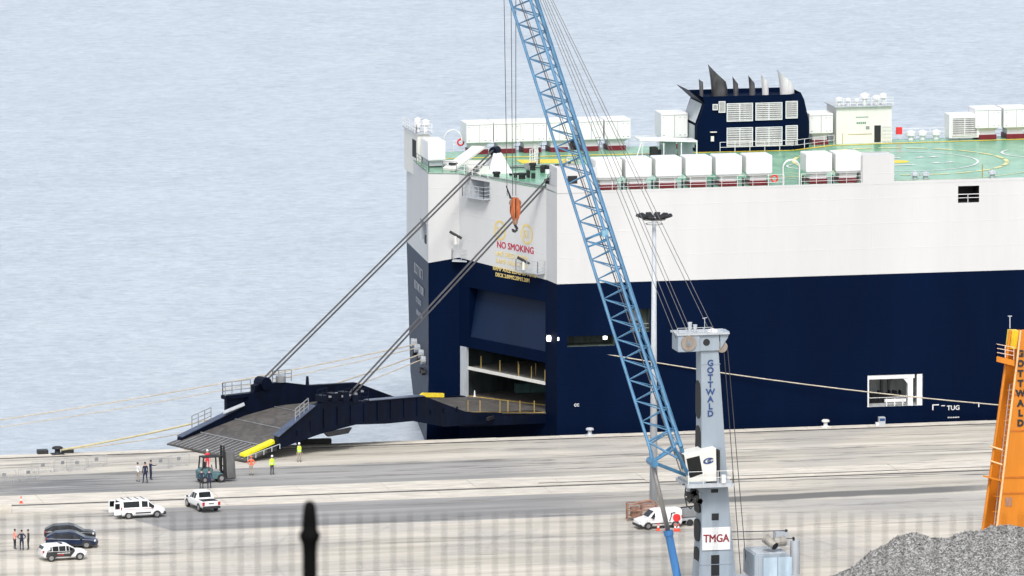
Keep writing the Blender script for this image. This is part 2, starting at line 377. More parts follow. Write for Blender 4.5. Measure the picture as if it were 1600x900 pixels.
h.quad(D+Vector((0,0,3)), G+Vector((0,0,3)), Vector((G.x+.8,G.y,SEA-.5)), P2)
h.quad((0,33.4,SEA-4), (XE,33.4,SEA-4), (XE,33.4,ZN), (0,33.4,ZN)); h.quad(E+Vector((.4,0,1.2)), (0,33.4,SEA-4), (0,33.4,ZN), E+Vector((0,0,ZN)))
bow = [(XE+.1,1.2),(XE+25,8),(XE+38,17.3),(XE+25,26.6),(XE+.1,33.4)]
for a, b in zip(bow, bow[1:]): h.quad((*a,SEA-4),(*b,SEA-4),(*b,ZN),(*a,ZN))
h.build('lower_hull', NAVY, ship)
tr = MB(); Em = E+Vector((.35,0,1.5)); Dm = D+Vector((0,0,1.5))
tr.quad(D+Vector((0,0,ZN)), E+Vector((0,0,ZN)), Em, Dm); tr.quad(Dm, Em, P1, P2)
tr.build('transom', TRANSOM, ship)
# white upper hull
u = MB()
NT = (9.0,12.1,20.9,22.7)
wall(u, A, (1,0,0), XE, ZN, ZD-.05, [(39.16,41.24,20.94,22.54)], extra=(60,100))
u.quad(A+Vector((0,0,ZN)), A+Vector((0,0,23.5)), B+Vector((0,0,23.5)), B+Vector((0,0,ZN)))
z0 = 15.6; u.quad(B+Vector((0,0,zB)), G+Vector((0,0,zG)), G+Vector((0,0,z0)), B+Vector((0,0,z0)))
wall(u, B, BG, LBG, z0, ZD, [NT])
u.quad(D+Vector((0,0,ZN)), G+Vector((0,0,zG)), G+Vector((0,0,ZD)), D+Vector((0,0,ZD)))
TM = D.lerp(E, .5)
wall(u, D, E-D, (E-D).length, ZN, ZD, [(1.2,6.0,15.9,17.9)])
u.quad((-7.6,33.4,ZN),(XE,33.4,ZN),(XE,33.4,ZD),(-7.6,33.4,ZD))
for a, b in zip(bow, bow[1:]): u.quad((*a,ZN),(*b,ZN),(*b,ZD),(*a,ZD))
u.build('upper_hull', HULLW, ship)
MB().slabp([D, G, B, A, (XE,1.2,0), (XE+25,8,0), (XE+38,17.3,0), (XE+25,26.6,0), (XE,33.4,0), E], (0,0,.12)).build('weather_deck', GREEN, ship).location.z = ZD-.13
# bulwark blocks at the corner and amidships
MB().box(A.x-.01, 3.95, 1.185, 1.5, ZD-.1, 25.35).box(A.x-.01, A.x+.25, 1.5, 4.4, ZD-.1, 25.35).box(3.7, 3.95, 1.5, 3.2, ZD-.1, 25.2).box(A.x+.25, 3.7, 1.5, 3.1, 25.0, 25.35).build('corner_bulwark', HULLW, ship)
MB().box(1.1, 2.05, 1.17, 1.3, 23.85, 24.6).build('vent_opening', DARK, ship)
MB().box(29.85, 32.95, 1.185, 1.55, ZD-.12, 25.75).box(29.85, 30.1, 1.55, 3.4, ZD-.1, 25.7).box(30.1, 32.95, 1.55, 3.4, 25.55, 25.72).box(32.75,32.95,1.55,3.4,ZD-.1,25.5).build('side_bulwark', HULLW, ship)
MB().box(32.95, XE, 1.185, 1.5, ZD-.12, ZD+.12).box(3.95, 29.85, 1.185, 1.35, ZD-.12, ZD+.06).build('deck_edge', HULLW, ship)
# hull openings
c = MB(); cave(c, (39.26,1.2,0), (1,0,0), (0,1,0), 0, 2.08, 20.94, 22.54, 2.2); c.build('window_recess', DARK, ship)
MB().box(39.26,41.34,1.22,1.27,21.72,21.78).box(39.26,41.34,1.22,1.27,21.38,21.43).box(40.22,40.27,1.22,1.27,20.94,21.78).build('recess_rail', LETW, ship)
c = MB(); cave(c, (1.1,1.2,0), (1,0,0), (0,1,0), 0, 4.6, 8.3, 9.3, 2.4); cave(c, (7.2,1.2,0), (1,0,0), (0,1,0), 0, 1.9, 9.5, 11.7, 1.2)
c.build('mooring_recess', mat('recess_green', (.06,.08,.07), .7, var=.5), ship)
MB().box(7.25,9.0,1.25,1.31,10.25,10.32).box(7.25,9.0,1.25,1.31,9.85,9.9).box(8.1,8.16,1.25,1.31,9.5,10.3).box(7.3,8.2,2.0,2.3,10.5,11.6).build('recess_rail', GREYM, ship)
# side door with pale interior
IN = mat('door_interior', (.5,.53,.53), .6, var=.25, sc=1.2)
c = MB(); cave(c, (30.45,1.2,0), (1,0,0), (0,1,0), 0, 5.45, 1.56, 4.6, 4.5); c.build('side_door_recess', IN, ship)
fr = MB().box(30.47,35.1,1.25,1.6,4.2,4.58).box(34.45,34.95,1.24,1.7,1.56,4.2).box(35.35,35.85,1.24,1.5,1.56,4.58).box(30.47,30.62,1.25,1.5,1.56,4.2)
fr.quad((34.0,1.3,4.2),(34.5,1.3,4.2),(34.5,1.3,3.6)); fr.build('side_door_frame', WHITE, ship)
fr = MB().box(32.2,34.3,1.3,1.5,1.95,2.25)
for x in (32.3, 33.1, 33.9): fr.box(x, x+.1, 1.22, 1.3, 1.56, 2.3)
fr.box(30.5,35.9,1.22,1.26,2.4,2.45); fr.build('side_door_barrier', LETW, ship)
fr = MB()
for i in range(16):
    x = 31.1+i*.21; fr.box(x, x+.14, 3.4, 4.0, 1.56, 2.2+random.random()*.7)
fr.build('stowed_gear', DARK, ship)
fr = MB()
for x in (31.6,32.9,33.6): fr.box(x, x+.16, 5.2, 5.68, 1.6, 4.5)
fr.box(32.95,33.3,5.4,5.68,3.5,4.2).box(33.7,34.1,5.4,5.68,3.4,4.2).build('inner_pipes', GREYM, ship)
# tug mark and draught marks
for s, x, z, sz in (('TUG', 38.3, 1.0, .62), ('CC', 1.75, 2.6, .36)):
    text('lettering', s, sz, LETW, ship, (x,1.19,z), (1,0,0), (0,0,1), .01, 1., .01)
m_ = MB()
for x0, x1, z0_, z1_ in ((36.9,37.5,1.5,1.6),(36.85,36.97,1.05,1.6),(37.75,38.1,1.4,1.48),(40.9,41.5,1.55,1.65),(41.4,41.5,1.2,1.65)): MB().box(x0,x1,1.17 if x1-x0 > .2 else 1.175,1.2,z0_,z1_).build('push_mark', LETW, ship)
for i in range(7): MB().box(38.4+i*.17, 38.5+i*.17, 1.175, 1.2, .22, .34).build('small_mark', LETW, ship)
# lamps
MB().lathe([(.0,0),(.2,.02),(.26,.3),(.2,.55),(0,.6)], (-.25,3.1,8.6), 10).build('floodlight', LAMP, ship)
MB().lathe([(.0,0),(.08,.02),(.08,.3),(0,.33)], (.2,1.1,8.95), 8).build('floodlight', LAMP, ship)
MB().lathe([(.0,0),(.2,.02),(.22,.3),(0,.36)], (4.85,1.55,8.85), 10).build('floodlight', LAMP, ship)
# stern doorway
c = MB(); INW = -NBG
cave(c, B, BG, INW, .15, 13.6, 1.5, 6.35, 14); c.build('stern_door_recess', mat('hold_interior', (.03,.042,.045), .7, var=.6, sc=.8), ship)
Pb = lambda uu, z, k=0: B+BG*uu+INW*k+Vector((0,0,z))
MB().slabp([Pb(.2,1.52,0), Pb(13.5,1.52,0), Pb(13.5,1.52,13), Pb(.2,1.52,13)], (0,0,.03)).build('hold_floor', RAMPD, ship)
dk = MB().slabp([Pb(.2,4.3,.3), Pb(12.9,4.3,.3), Pb(12.9,4.3,9), Pb(.2,4.3,9)], (0,0,.1)); dk.build('hold_ramp_deck', mat('hold_deck', (.16,.155,.14), .7, var=.3), ship)
MB().slabp([Pb(.2,4.16,.18), Pb(12.9,4.16,.18), Pb(12.9,4.16,.3), Pb(.2,4.16,.3)], (0,0,.3)).build('ramp_deck_edge', CREAM, ship)
MB().slabp([Pb(12.75,1.5,-.08), Pb(13.65,1.5,-.08), Pb(13.65,1.5,.25), Pb(12.75,1.5,.25)], (0,0,4.85)).build('door_post', GREYL, ship)
for uu, k, z in ((1.0,.6,4.4),(3.4,.8,4.4),(5.3,.7,4.4),(6.6,1.6,4.4),(4.6,2.2,4.4),(11.6,.9,4.4),(8.3,.7,4.4)):
    MB().tube(Pb(uu,z,k), Pb(uu,z+1.15,k), .05, n=5).build('stanchion', YELD, ship)
cr = MB()
cr.box(-1,1,-1.2,1.2,0,1.6,Matrix.Translation(Pb(8.5,1.6,8))).box(-2,2,-.6,.6,0,.9,Matrix.Translation(Pb(11,1.6,7))).build('hold_machinery', mat('hold_teal', (.06,.13,.13), .6, var=.4), ship)
MB().slabp([Pb(.1,1.55,4.2), Pb(13.0,1.55,.5), Pb(13.0,1.55,.2), Pb(.1,1.55,3.6)], (0,0,.04)).build('floor_line', YELD, ship)
MB().lathe([(.0,0),(.16,.02),(.1,.1),(.04,.6),(0,.65)], Pb(12.1,1.56,.5), 8).build('marker_cone', LETW, ship)
# sloping navy panel over the doorway
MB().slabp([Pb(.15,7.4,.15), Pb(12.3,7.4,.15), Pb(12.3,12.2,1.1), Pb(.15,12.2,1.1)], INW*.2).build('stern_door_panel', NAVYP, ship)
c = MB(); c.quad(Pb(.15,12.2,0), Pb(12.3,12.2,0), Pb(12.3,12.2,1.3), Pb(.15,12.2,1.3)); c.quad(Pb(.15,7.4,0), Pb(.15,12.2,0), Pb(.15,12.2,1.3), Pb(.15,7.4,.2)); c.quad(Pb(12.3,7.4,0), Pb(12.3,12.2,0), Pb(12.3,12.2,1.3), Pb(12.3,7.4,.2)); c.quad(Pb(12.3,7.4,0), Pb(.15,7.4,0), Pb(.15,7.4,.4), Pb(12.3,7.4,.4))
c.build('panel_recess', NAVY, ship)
# writing on the white stern wall
XW = -BG
def wtext(s, px, py, size, m, sx=1., bold=0., fat=.025):
    p = onbg(px, py, .012); return text('lettering', s, size, m, ship, p, XW, (0,0,1), .008, sx, bold, 'LEFT', fat)
wtext('NO SMOKING', 776, 386.5, .9, CRIMSON, 1.03, 0., .05)
wtext('LIMIT SPEED 15KM/H', 774, 399, .62, GOLD, .92, .0)
wtext('RAMP AXLE LOAD', 775, 410.5, .62, GOLD, 1.0, .0)
wtext('RAMP AXLE LOAD 50 TONS', 770, 421.5, .6, GOLD, .92, .0)
wtext('DECK 2.00M/2.20M/5.20M', 774, 431.5, .52, GOLD, .95, .0)
PALEGOLD = mat('pale_gold', (.66,.52,.2), .5)
for px, py in ((781,360), (823,366)):
    c0 = onbg(px, py, .02); ring = MB()
    for rr0, rr1 in ((.76,.98),):
        for i in range(28):
            t0, t1 = 2*math.pi*i/28, 2*math.pi*(i+1)/28
            ring.quad(*[c0+XW*(r*math.cos(t))+Vector((0,0,r*math.sin(t)*1.0)) for r, t in ((rr0,t0),(rr1,t0),(rr1,t1),(rr0,t1))])
    ring.build('emblem_ring', PALEGOLD, ship)
    text('lettering', 'S1', 1.0, PALEGOLD, ship, c0-XW*.58-Vector((0,0,.36)), XW, (0,0,1), .005, 1.0, 0., 'LEFT', .07)
# name on the transom: rows too small to read, kept as strokes of paint
TD = (D-E).normalized(); NTm = Vector((-TD.y, TD.x, 0)); NTm = NTm if NTm.x < 0 else -NTm
random.seed(11); nm = MB()
def tp(s_, z): return D-TD*s_+NTm*.02+Vector((0,0,z))
for zc, hgt, s0, s1, sw in ((12.1,1.0,4.0,9.2,.7),(10.6,.8,3.4,9.6,.45),(9.4,.5,5.0,8.2,.36),(8.2,.5,4.2,8.0,.36)):
    s_ = s0
    while s_ < s1:
        k = random.choice('IHLTE')
        if k in 'IHLE': nm.quad(tp(s_+sw,zc), tp(s_+sw*.5,zc), tp(s_+sw*.5,zc+hgt), tp(s_+sw,zc+hgt))
        if k in 'HT': nm.quad(tp(s_+sw*.35,zc), tp(s_,zc), tp(s_,zc+hgt), tp(s_+sw*.35,zc+hgt))
        if k in 'HLE': nm.quad(tp(s_+sw,zc), tp(s_,zc), tp(s_,zc+hgt*.2), tp(s_+sw,zc+hgt*.2))
        if k in 'TE': nm.quad(tp(s_+sw,zc+hgt*.8), tp(s_,zc+hgt*.8), tp(s_,zc+hgt), tp(s_+sw,zc+hgt))
        s_ += sw*1.45
nm.build('name_lettering', mat('faint_lettering', (.42,.43,.45), .5), ship)
# fairleads and gear on the transom
fl = MB()
for s_, z in ((9.5,5.2),(7.2,5.0),(4.2,4.9),(2.6,4.5)): p = tp(s_, z); fl.tube(p+NTm*-.2, p+NTm*.35, .38, .45, 10)
fl.build('fairlead', GREYL, ship)
fl = MB()
for s_, z in ((8.2,4.4),(5.5,4.2),(3.4,3.4),(2.0,3.4)): p = tp(s_, z); fl.tube(p, p+NTm*.4, .25, .3, 8)
fl.build('roller', BLACK, ship)
c = MB(); cave(c, D, E-D, -NTm, 1.2, 6.0, 15.9, 17.9, .7); c.build('transom_recess', GREYL, ship)
MB().slabp([tp(1.6,15.95),tp(2.6,15.95),tp(2.6,16.7),tp(1.6,16.7)], -NTm*.6).build('recess_fitting', DARK, ship)
# notch, little platforms with rails and pivoting arms on the stern wall
c = MB(); cave(c, B, BG, INW, *NT, 1.6); c.build('wall_recess', GREYL, ship)  # grey interior puts the notch's shade into its colour
for px0, px1, py, ln in ((733,766,305,.8), (708,743,405,.9), (818,852,421,.9)):
    if px0 == 708:
        base = Vector((-7.6,17.7,0)); n_ = Vector((-.33,-.94,0)); p0 = onplane(px0, py, base, n_); p1 = onplane(px1-6, py+1, base, n_)
    else: n_ = NBG; p0 = onbg(px0, py); p1 = onbg(px1, py+5)
    MB().slabp([p0, p1, p1+n_*ln, p0+n_*ln], (0,0,-.12)).build('wall_platform', GREYL, ship)
    rail([p0+n_*.05, p0+n_*ln, p1+n_*ln, p1+n_*.05], 1.1, .03, .8, 3).build('platform_rail', GREYL, ship)
for px, py in ((712,367), (818,407)):
    if px == 712: p = onplane(px, py, Vector((-7.6,17.7,0))+Vector((-.33,-.94,0)), (-.33,-.94,0))
    else: p = onbg(px, py, 1.0)
    a = p+RT*-.58+Vector((0,0,.32)); b = p+RT*.58+Vector((0,0,-.34))
    MB().tube(a, b, .13, n=8).build('pivot_arm', BLACK, ship)
    MB().tube(p+Vector((0,0,-.1)), p+Vector((0,0,-.9)), .12, .16, 8).build('arm_post', CREAM, ship)
# port quarter tower with its platform
tw = MB().box(-7.95,-6.75,26.6,32.8,ZD-1.5,25.7); tw.build('quarter_tower', CREAM, ship)
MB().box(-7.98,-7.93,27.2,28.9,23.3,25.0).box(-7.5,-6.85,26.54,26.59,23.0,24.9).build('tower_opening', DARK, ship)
MB().box(-8.1,-6.5,26.4,33.0,25.7,25.8).build('tower_roof', GREYL, ship)
rail([(-6.55,26.45,25.8),(-8.05,26.45,25.8),(-8.05,32.9,25.8)], .9, .03, 1.0).build('tower_rail', LETW, ship)
for x, y, r, hh in ((-7.6,28,.4,.9),(-6.95,27.4,.42,1.3),(-7.1,30.5,.35,1.1)): MB().lathe([(r*.5,0),(r*.5,hh*.5),(r,hh*.55),(r,hh*.85),(0,hh)], (x,y,25.8), 10).build('mushroom_vent', WHITE, ship)
MB().box(-7.75,-6.0,22.6,26.0,23.6,25.5).build('winch_housing', WHITE2, ship, bevel=.12)
MB().box(-7.6,-6.2,22.9,25.8,ZD,23.6).build('housing_base', GREYL, ship)
rail([(-8.5,24.5,ZD),(-8.6,18.3,ZD),(-6.1,17.3,ZD)], 1.1, .035, 1.2).build('deck_rail', GREYM, ship)
rail([(-6.1,17.3,ZD),(-4.0,12.9,ZD)], 1.1, .03, 1.2).build('deck_rail', LETW, ship)
rail([(-3.0,33.1,ZD),(19,33.1,ZD)], 1.1, .03, 1.5).build('deck_rail', LETW, ship)
rail([(1.0,1.6,25.35),(-.1,4.3,23.5),(-.1,4.3,23.5)], .8, .03, 1.2).build('deck_rail', GREYM, ship)
rail([(3.95,1.35,ZD),(22.2,1.35,ZD)], 1.1, .022, 1.5).build('deck_rail', LETW, ship)
rail([(23.9,1.35,ZD),(29.8,1.35,ZD)], 1.1, .022, 1.5).build('deck_rail', LETW, ship)
rail([(34,32.6,ZD),(34.6,32.6,ZD),(34.6,32.8,ZD),(75,32.8,ZD)], 1.1, .025, 1.5).build('deck_rail', LETW, ship)
rail([(22.3,27.0,ZD),(29.8,27.0,ZD),(34.6,30.2,ZD)], 1.0, .028, 1.5, 2).build('funnel_rail', LETW, ship)
# arch over the side gangway
ar = MB(); 
for o_ in (0, .35):
    pts = [(22.2+o_*.2,1.7+o_,ZD),(22.2+o_*.2,1.7+o_,24.7)]+[(23.0-.8*math.cos(t)+o_*.2,1.7+o_,24.7+.75*math.sin(t)) for t in [math.pi*i/8 for i in range(1,8)]]+[(23.8+o_*.2,1.7+o_,24.7),(23.8+o_*.2,1.7+o_,ZD)]
    ar.path(pts, .06)
ar.build('gangway_arch', LETW, ship)
ar = MB(); pts = [(-3.5-.9*math.cos(t),31,24.4+1.1*math.sin(t)) for t in [math.pi*i/10 for i in range(11)]]; ar.path(pts, .06); ar.build('gangway_arch', LETW, ship)
def lifebuoy(x, y, z):
    mb = MB(); 
    for i in range(16):
        t0, t1 = 2*math.pi*i/16, 2*math.pi*(i+1)/16; mb.tube((x+.3*math.cos(t0),y,z+.3*math.sin(t0)), (x+.3*math.cos(t1),y,z+.3*math.sin(t1)), .09, n=5)
    mb.build('lifebuoy', BRIGHTRED, ship)
lifebuoy(-2.3,32.9,24.0); lifebuoy(21.3,1.5,23.75)
MB().box(41.6,42.2,32.7,32.9,23.6,24.3).build('fire_box', BRIGHTRED, ship)
# ventilators
def vent(x0, x1, y0, zb, zt, dep, panels):
    m = .05; v = MB().box(x0, x1, y0, y0+dep, zb, zt).build('ventilator', WHITE2, ship, bevel=.14 if not panels else .06)
    cx, cy = (x0+x1)/2, y0+dep/2; wv = (x1-x0)*.5
    MB().loft([[(cx+sx*wv*k, cy+sy*dep*.5*k, z) for sx, sy in ((-1,-1),(1,-1),(1,1),(-1,1))] for k, z in ((.62,ZD+.45),(.62,zb-.28),(.85,zb))]).build('pedestal', WHITE, v)
    MB().box(cx-wv*.68, cx+wv*.68, cy-dep*.4, cy+dep*.4, ZD, ZD+.45).build('red_base', RED, v)
    if panels:
        MB().box(cx-.02, cx+.02, y0-.02, y0, zb+.05, zt-.22).box(x0+.05,x1-.05,y0-.02,y0,zt-.22,zt-.18).build('door_seam', GREYM, v)
        for sx in (x0+.2, cx+.5, x1-.35): MB().box(sx, sx+.14, y0-.03, y0, zb+.2, zb+.26).box(sx, sx+.1, y0-.03, y0, zt-.45, zt-.4).build('latch', GREYM, v)
    else:
        MB().box(x0+.12, x1-.12, y0-.012, y0, zb+.02, zb+.08).build('lower_lip', GREYL, v)
    return v
for px in (951, 997.5, 1044.5, 1091.5, 1138.5, 1186, 1279.5, 1325.5):
    X = at(px, 270, Y=2.0).x; vent(X-1.28, X+1.28, 1.85, 24.15, 25.95, 2.5, False)
    MB().box(X-1.75, X-1.6, 1.5, 1.7, ZD, 23.9).build('rail_post_dark', DARK, ship)
for px, w2 in ((748,1.33), (790.5,1.3), (831.5,1.3), (873,1.3), (922,1.2), (963.5,1.3), (1052,1.33), (1281,1.2), (1544,1.33), (1588,1.33), (1631,1.33), (1674,1.33), (1717,1.33)):
    X = at(px, 205, Y=31).x; vent(X-w2, X+w2, 30.5 if px < 1500 else 30.9, 24.2, 26.15 if px != 1052 else 26.6, 2.8, True)
GREYP = mat('louver_grey', (.42,.42,.41), .5)
def louver(x0, x1, z0, z1, y, parent, cols=2, rows=8):
    p = MB().box(x0, x1, y-.05, y, z0, z1).build('louver_backing', GREYM, parent)
    f = MB(); t = .07
    f.box(x0,x1,y-.12,y-.05,z0,z0+t).box(x0,x1,y-.12,y-.05,z1-t,z1)
    for i in range(cols+1): xx = x0+(x1-x0-t)*i/cols; f.box(xx, xx+t, y-.121, y-.05, z0+t, z1-t)
    f.build('louver_frame', WHITE, p); s_ = MB()
    for k in range(rows):
        z = z0+t+(z1-z0-2*t)*(k+.15)/rows; s_.slabp([(x0+t,y-.11,z),(x1-t,y-.11,z),(x1-t,y-.06,z+.5*(z1-z0)/rows),(x0+t,y-.06,z+.5*(z1-z0)/rows)], (0,.012,0))
    o = s_.build('louver_slats', GREYP, p)
    for k in range(1, cols*4):
        if k % 4: xx = x0+(x1-x0)*k/(cols*4); MB().box(xx-.012,xx+.012,y-.125,y-.11,z0+t,z1-t).build('louver_rib', GREYP, p)
    return p
v = MB().box(46.6,49.7,31.2,33.2,ZD+.2,25.6).build('louvred_ventilator', WHITE2, ship, bevel=.06); louver(46.85,49.45,ZD+.45,25.3,31.2,v)
# funnel
f0 = 27.6
def fsec(x0, x1, z, ch=1.5): return [(x0,f0,z),(x1-ch,f0,z),(x1,f0+ch*.9,z),(x1,33.4,z),(x0,33.4,z)]
fu = MB().loft([fsec(20.1,31.75,ZD), fsec(20.1,31.75,25.6), fsec(20.9,31.25,27.8), fsec(20.6,30.9,28.5)], cap=False)
fu.quad(*fsec(20.75,31.1,28.1)); funnel = fu.build('funnel', NAVY, ship)
MB().loft([[(20.4,f0+.02,28.42),(20.9,f0+.05,27.75),(20.9,33.3,27.75),(20.4,33.38,28.42)],[(19.45,f0+.3,29.1),(19.5,f0+.3,29.0),(19.5,33.2,29.0),(19.45,33.2,29.1)]]).build('funnel_wing', NAVYR, funnel)
MB().slabp([(20.08,28.1,25.9),(20.08,32.9,25.9),(20.82,32.9,27.7),(20.82,28.4,27.7)], (-.04,0,0)).slabp([(20.08,28.4,23.4),(20.08,32.9,23.4),(20.08,32.9,25.6),(20.08,28.4,25.6)], (-.04,0,0)).build('funnel_side_panel', GREYL, funnel)
Y0 = f0
for x0, x1, y0, y1, cc in ((1135,1176,190,162,2),(1180,1222,188,161,2),(1227,1246,185,159,1),(1135,1176,230,200,2),(1180,1222,228,199,2),(1227,1246,226,197,1),(1113,1121,172,164,1),(1122.5,1133,176,159.5,1)):
    a = at(x0,y0,Y=Y0); b = at(x1,y1,Y=Y0)
    za, zb = a.z, b.z
    if y0 < 192: off = -.0
    louver(a.x, b.x, za+ (x1-x0)*.0, zb+.1, f0-.02 + max(0,(min(za,27.5)-25.6))*.0, funnel, cc)
MB().box(at(1109,203,Y=Y0).x, at(1119,203,Y=Y0).x, f0-.3, f0, 24.98, 25.05).build('funnel_lamp', CREAM, funnel); MB().box(21.5,21.8,f0-.15,f0,24.1,24.6).build('funnel_box', CREAM, funnel)
def exhaust(px0, px1, ytip, ylow, m):
    a = at(px0,143,Y=30); b = at(px1,143,Y=30); zt = at(px0,ytip,Y=30).z; zl = at(px1,ylow,Y=30).z; cx = (a.x+b.x)/2; r = (b.x-a.x)/2; mb = MB(); n = 14; rings = []
    for k in range(6):
        t = k/5; ring = []
        for i in range(n):
            an = 2*math.pi*i/n; c_ = math.cos(an); top = zt+(zl-zt)*((c_+1)/2)**.8
            ring.append((cx+c_*r*(1+.12*t)-t*t*r*.35, 30+math.sin(an)*r, 28.1+(top-28.1)*t))
        rings.append(ring)
    mb.loft(rings, cap=False); mb.build('exhaust_pipe', m, funnel, smooth=True)
exhaust(1112,1137,100,128,PIPEG); exhaust(1146,1154,119,131,PIPEG); exhaust(1171,1180,117,130,PIPEG); exhaust(1191,1201,116,128,PIPEW); exhaust(1219,1241,108,130,PIPEW)
exhaust(1093,1099,123,128,PIPEG)
# deckhouse
hb = MB().box(35.0,40.6,30.8,34.6,ZD,26.7).build('deckhouse', CREAM, ship); dh = hb
MB().box(34.8,40.8,30.5,34.8,26.7,26.78).build('house_roof', GREYL, dh)
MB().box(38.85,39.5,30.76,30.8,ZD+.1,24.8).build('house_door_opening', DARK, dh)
rail([(39.55,30.6,ZD),(40.55,30.6,ZD)], 1.75, .03, .5, 5).build('open_door', LETW, dh)
MB().box(38.0,38.35,30.76,30.8,24.45,24.75).build('house_window', GREYM, dh)
MB().box(36.2,38.6,30.77,30.8,23.95,24.0).box(35.6,35.65,30.77,30.8,ZD,24.1).build('house_seam', YELD, dh)
m_ = MB()
for i in range(9): m_.box(37.0+i*.14, 37.1+i*.14, 30.77,30.8, 25.62, 25.7)
for i in range(5): m_.box(37.05+i*.2, 37.19+i*.2, 30.77,30.8, 25.0, 25.18)
m_.build('house_lettering', PALEG, dh)
rail([(34.9,30.6,26.78),(40.7,30.6,26.78)], .8, .028, .7, 3).build('roof_rail', LETW, dh)
for x, r, hh in ((35.4,.35,.9),(36.3,.3,.8),(38.0,.5,1.25),(39.2,.4,1.0),(39.9,.38,1.2),(37.2,.25,.7)): MB().lathe([(r*.5,0),(r*.5,hh*.5),(r,hh*.55),(r,hh*.85),(0,hh)], (x,31.3,26.78), 10).build('mushroom_vent', WHITE, dh)
for x in (43.0,45.6,44.2): MB().lathe([(.3,0),(.3,.4),(.5,.45),(.5,.8),(0,1.0)], (x,32.4,ZD), 10).build('mushroom_vent', WHITE, ship)
# shelter with rounded openings
sh = MB().slabp([(13.6,24.4,24.75),(19.4,24.4,24.45),(19.4,26.6,24.45),(13.6,26.6,24.75)], (0,0,.16)); sp_ = sh.build('shelter', WHITE2, ship)
for x0, x1 in ((17.9,19.35),(16.1,17.7)):
    MB().box(x0,x1,26.2,26.5,ZD,24.45).build('shelter_wall', GREYL, sp_)
for x in (16.0,17.75,19.3): MB().box(x,x+.1,24.45,24.6,ZD,24.45).box(x,x+.1,24.6,26.2,24.2,24.4).build('shelter_post', WHITE, sp_)
MB().tube((13.3,24.5,ZD),(13.9,24.5,24.75),.06).tube((13.9,24.5,ZD),(13.9,24.5,24.9),.05).build('shelter_post', WHITE, sp_)
MB().box(14.9,15.6,24.9,25.8,ZD,24.0).box(15.5,16.0,25.2,25.9,ZD,23.7).build('shelter_winch', DARK, sp_, bevel=.1)
# aft deck fittings
MB().loft([[(-3.3,15.8,ZD),(-.9,15.8,ZD),(-.9,18.2,ZD),(-3.3,18.2,ZD)],[(-2.7,16.2,25.0),(-1.9,16.2,25.0),(-1.9,17.4,25.0),(-2.7,17.4,25.0)]]).build('cable_tower', WHITE, ship)
MB().tube((-2.75,16.4,25.15),(-2.1,17.2,25.15),.42,n=12).box(-2.7,-2.0,16.4,17.2,24.6,25.0).build('cable_sheave', NAVYR, ship)
MB().slabp([(-7.0,19.5,ZD+.05),(-6.0,18.6,ZD+.05),(-2.6,20.6,24.9),(-3.6,21.5,24.9)], (0,0,.2)).box(-5.2,-3.2,15.9,17.2,ZD,23.8).build('inclined_chute', CREAM, ship)
for x, y, sx, sy, hh in ((1.5,17.8,.45,.45,.7),(2.6,17.5,.4,.4,.5),(4.0,17.8,.4,.3,.5),(-3.0,13.6,.5,.4,.5),(-.9,11.8,.55,.5,.55),(.4,6.4,.45,.45,.6),(-5.9,19.6,.6,.5,.7),(-1.3,12.9,.3,.3,.4),(5.2,18.6,.3,.3,.7)):
    MB().lathe([(sx*.6,0),(sx*.6,hh*.6),(sx*.8,hh*.65),(sx*.8,hh),(0,hh)], (x,y,ZD), 8).build('deck_bollard', DARK, ship)
MB().slabp([B+BG*.3+Vector((.25,0,ZD)), B+BG*13+Vector((.25,0,ZD)), B+BG*13+Vector((.4,.1,ZD)), B+BG*.3+Vector((.4,.1,ZD))], (0,0,.14)).build('deck_coaming', GREYM, ship)
random.seed(9)
for k in range(16):
    x, y = random.uniform(-5.5,3.2), random.uniform(11,20)
    if x < -.2-(y-4.4)*.45+.8: continue
    MB().box(x,x+random.uniform(.15,.5),y,y+random.uniform(.2,.7),ZD,ZD+random.uniform(.15,.7)).build('deck_fitting', random.choice((DARK, GREYM, WHITE, NAVYR)), ship, bevel=.03)
MB().path([(-5.2,17.6,ZD+.1),(-3.6,19.4,ZD+.1),(.5,19.2,ZD+.1),(3.9,18.4,ZD+.1)], .06, 5).build('deck_hose', DARK, ship)
MB().box(-3.5,6.5,20.8,20.95,ZD,ZD+.12).build('deck_channel', GREYM, ship)
MB().box(-7.8,-5.0,21.9,22.0,ZD,ZD+.12).build('deck_channel', DARK, ship)
MB().prism([(-6.8,24.0),(-1.8,22.6),(-1.2,25.8),(-6.6,27.3)], ZD+.0, ZD+.04).build('pale_deck_patch', CREAM, ship)
MB().prism([(1.6,23.0),(6.6,22.6),(6.6,25.2),(1.6,25.6)], ZD, ZD+.035).build('yellow_deck_patch', YELLOW, ship)
rail([(1.9,20.8,ZD),(3.2,22.6,ZD),(3.2,24.5,ZD)], 1.6, .05, .5, 3).build('ladder_rail', LETW, ship)
MB().box(9.3,10.4,17.8,18.8,ZD,24.0).build('mooring_winch', WHITE, ship); MB().tube((4.9,9.2,ZD+.6),(6.6,9.2,ZD+.6),.6,n=12).box(4.7,5.0,8.7,9.7,ZD,24.2).box(6.5,6.8,8.7,9.7,ZD,24.2).build('mooring_winch', NAVYR, ship)
rail([(4.3,7.6,ZD),(7.3,7.6,ZD)], 1.1, .04, .8, 3).build('winch_rail', LETW, ship)
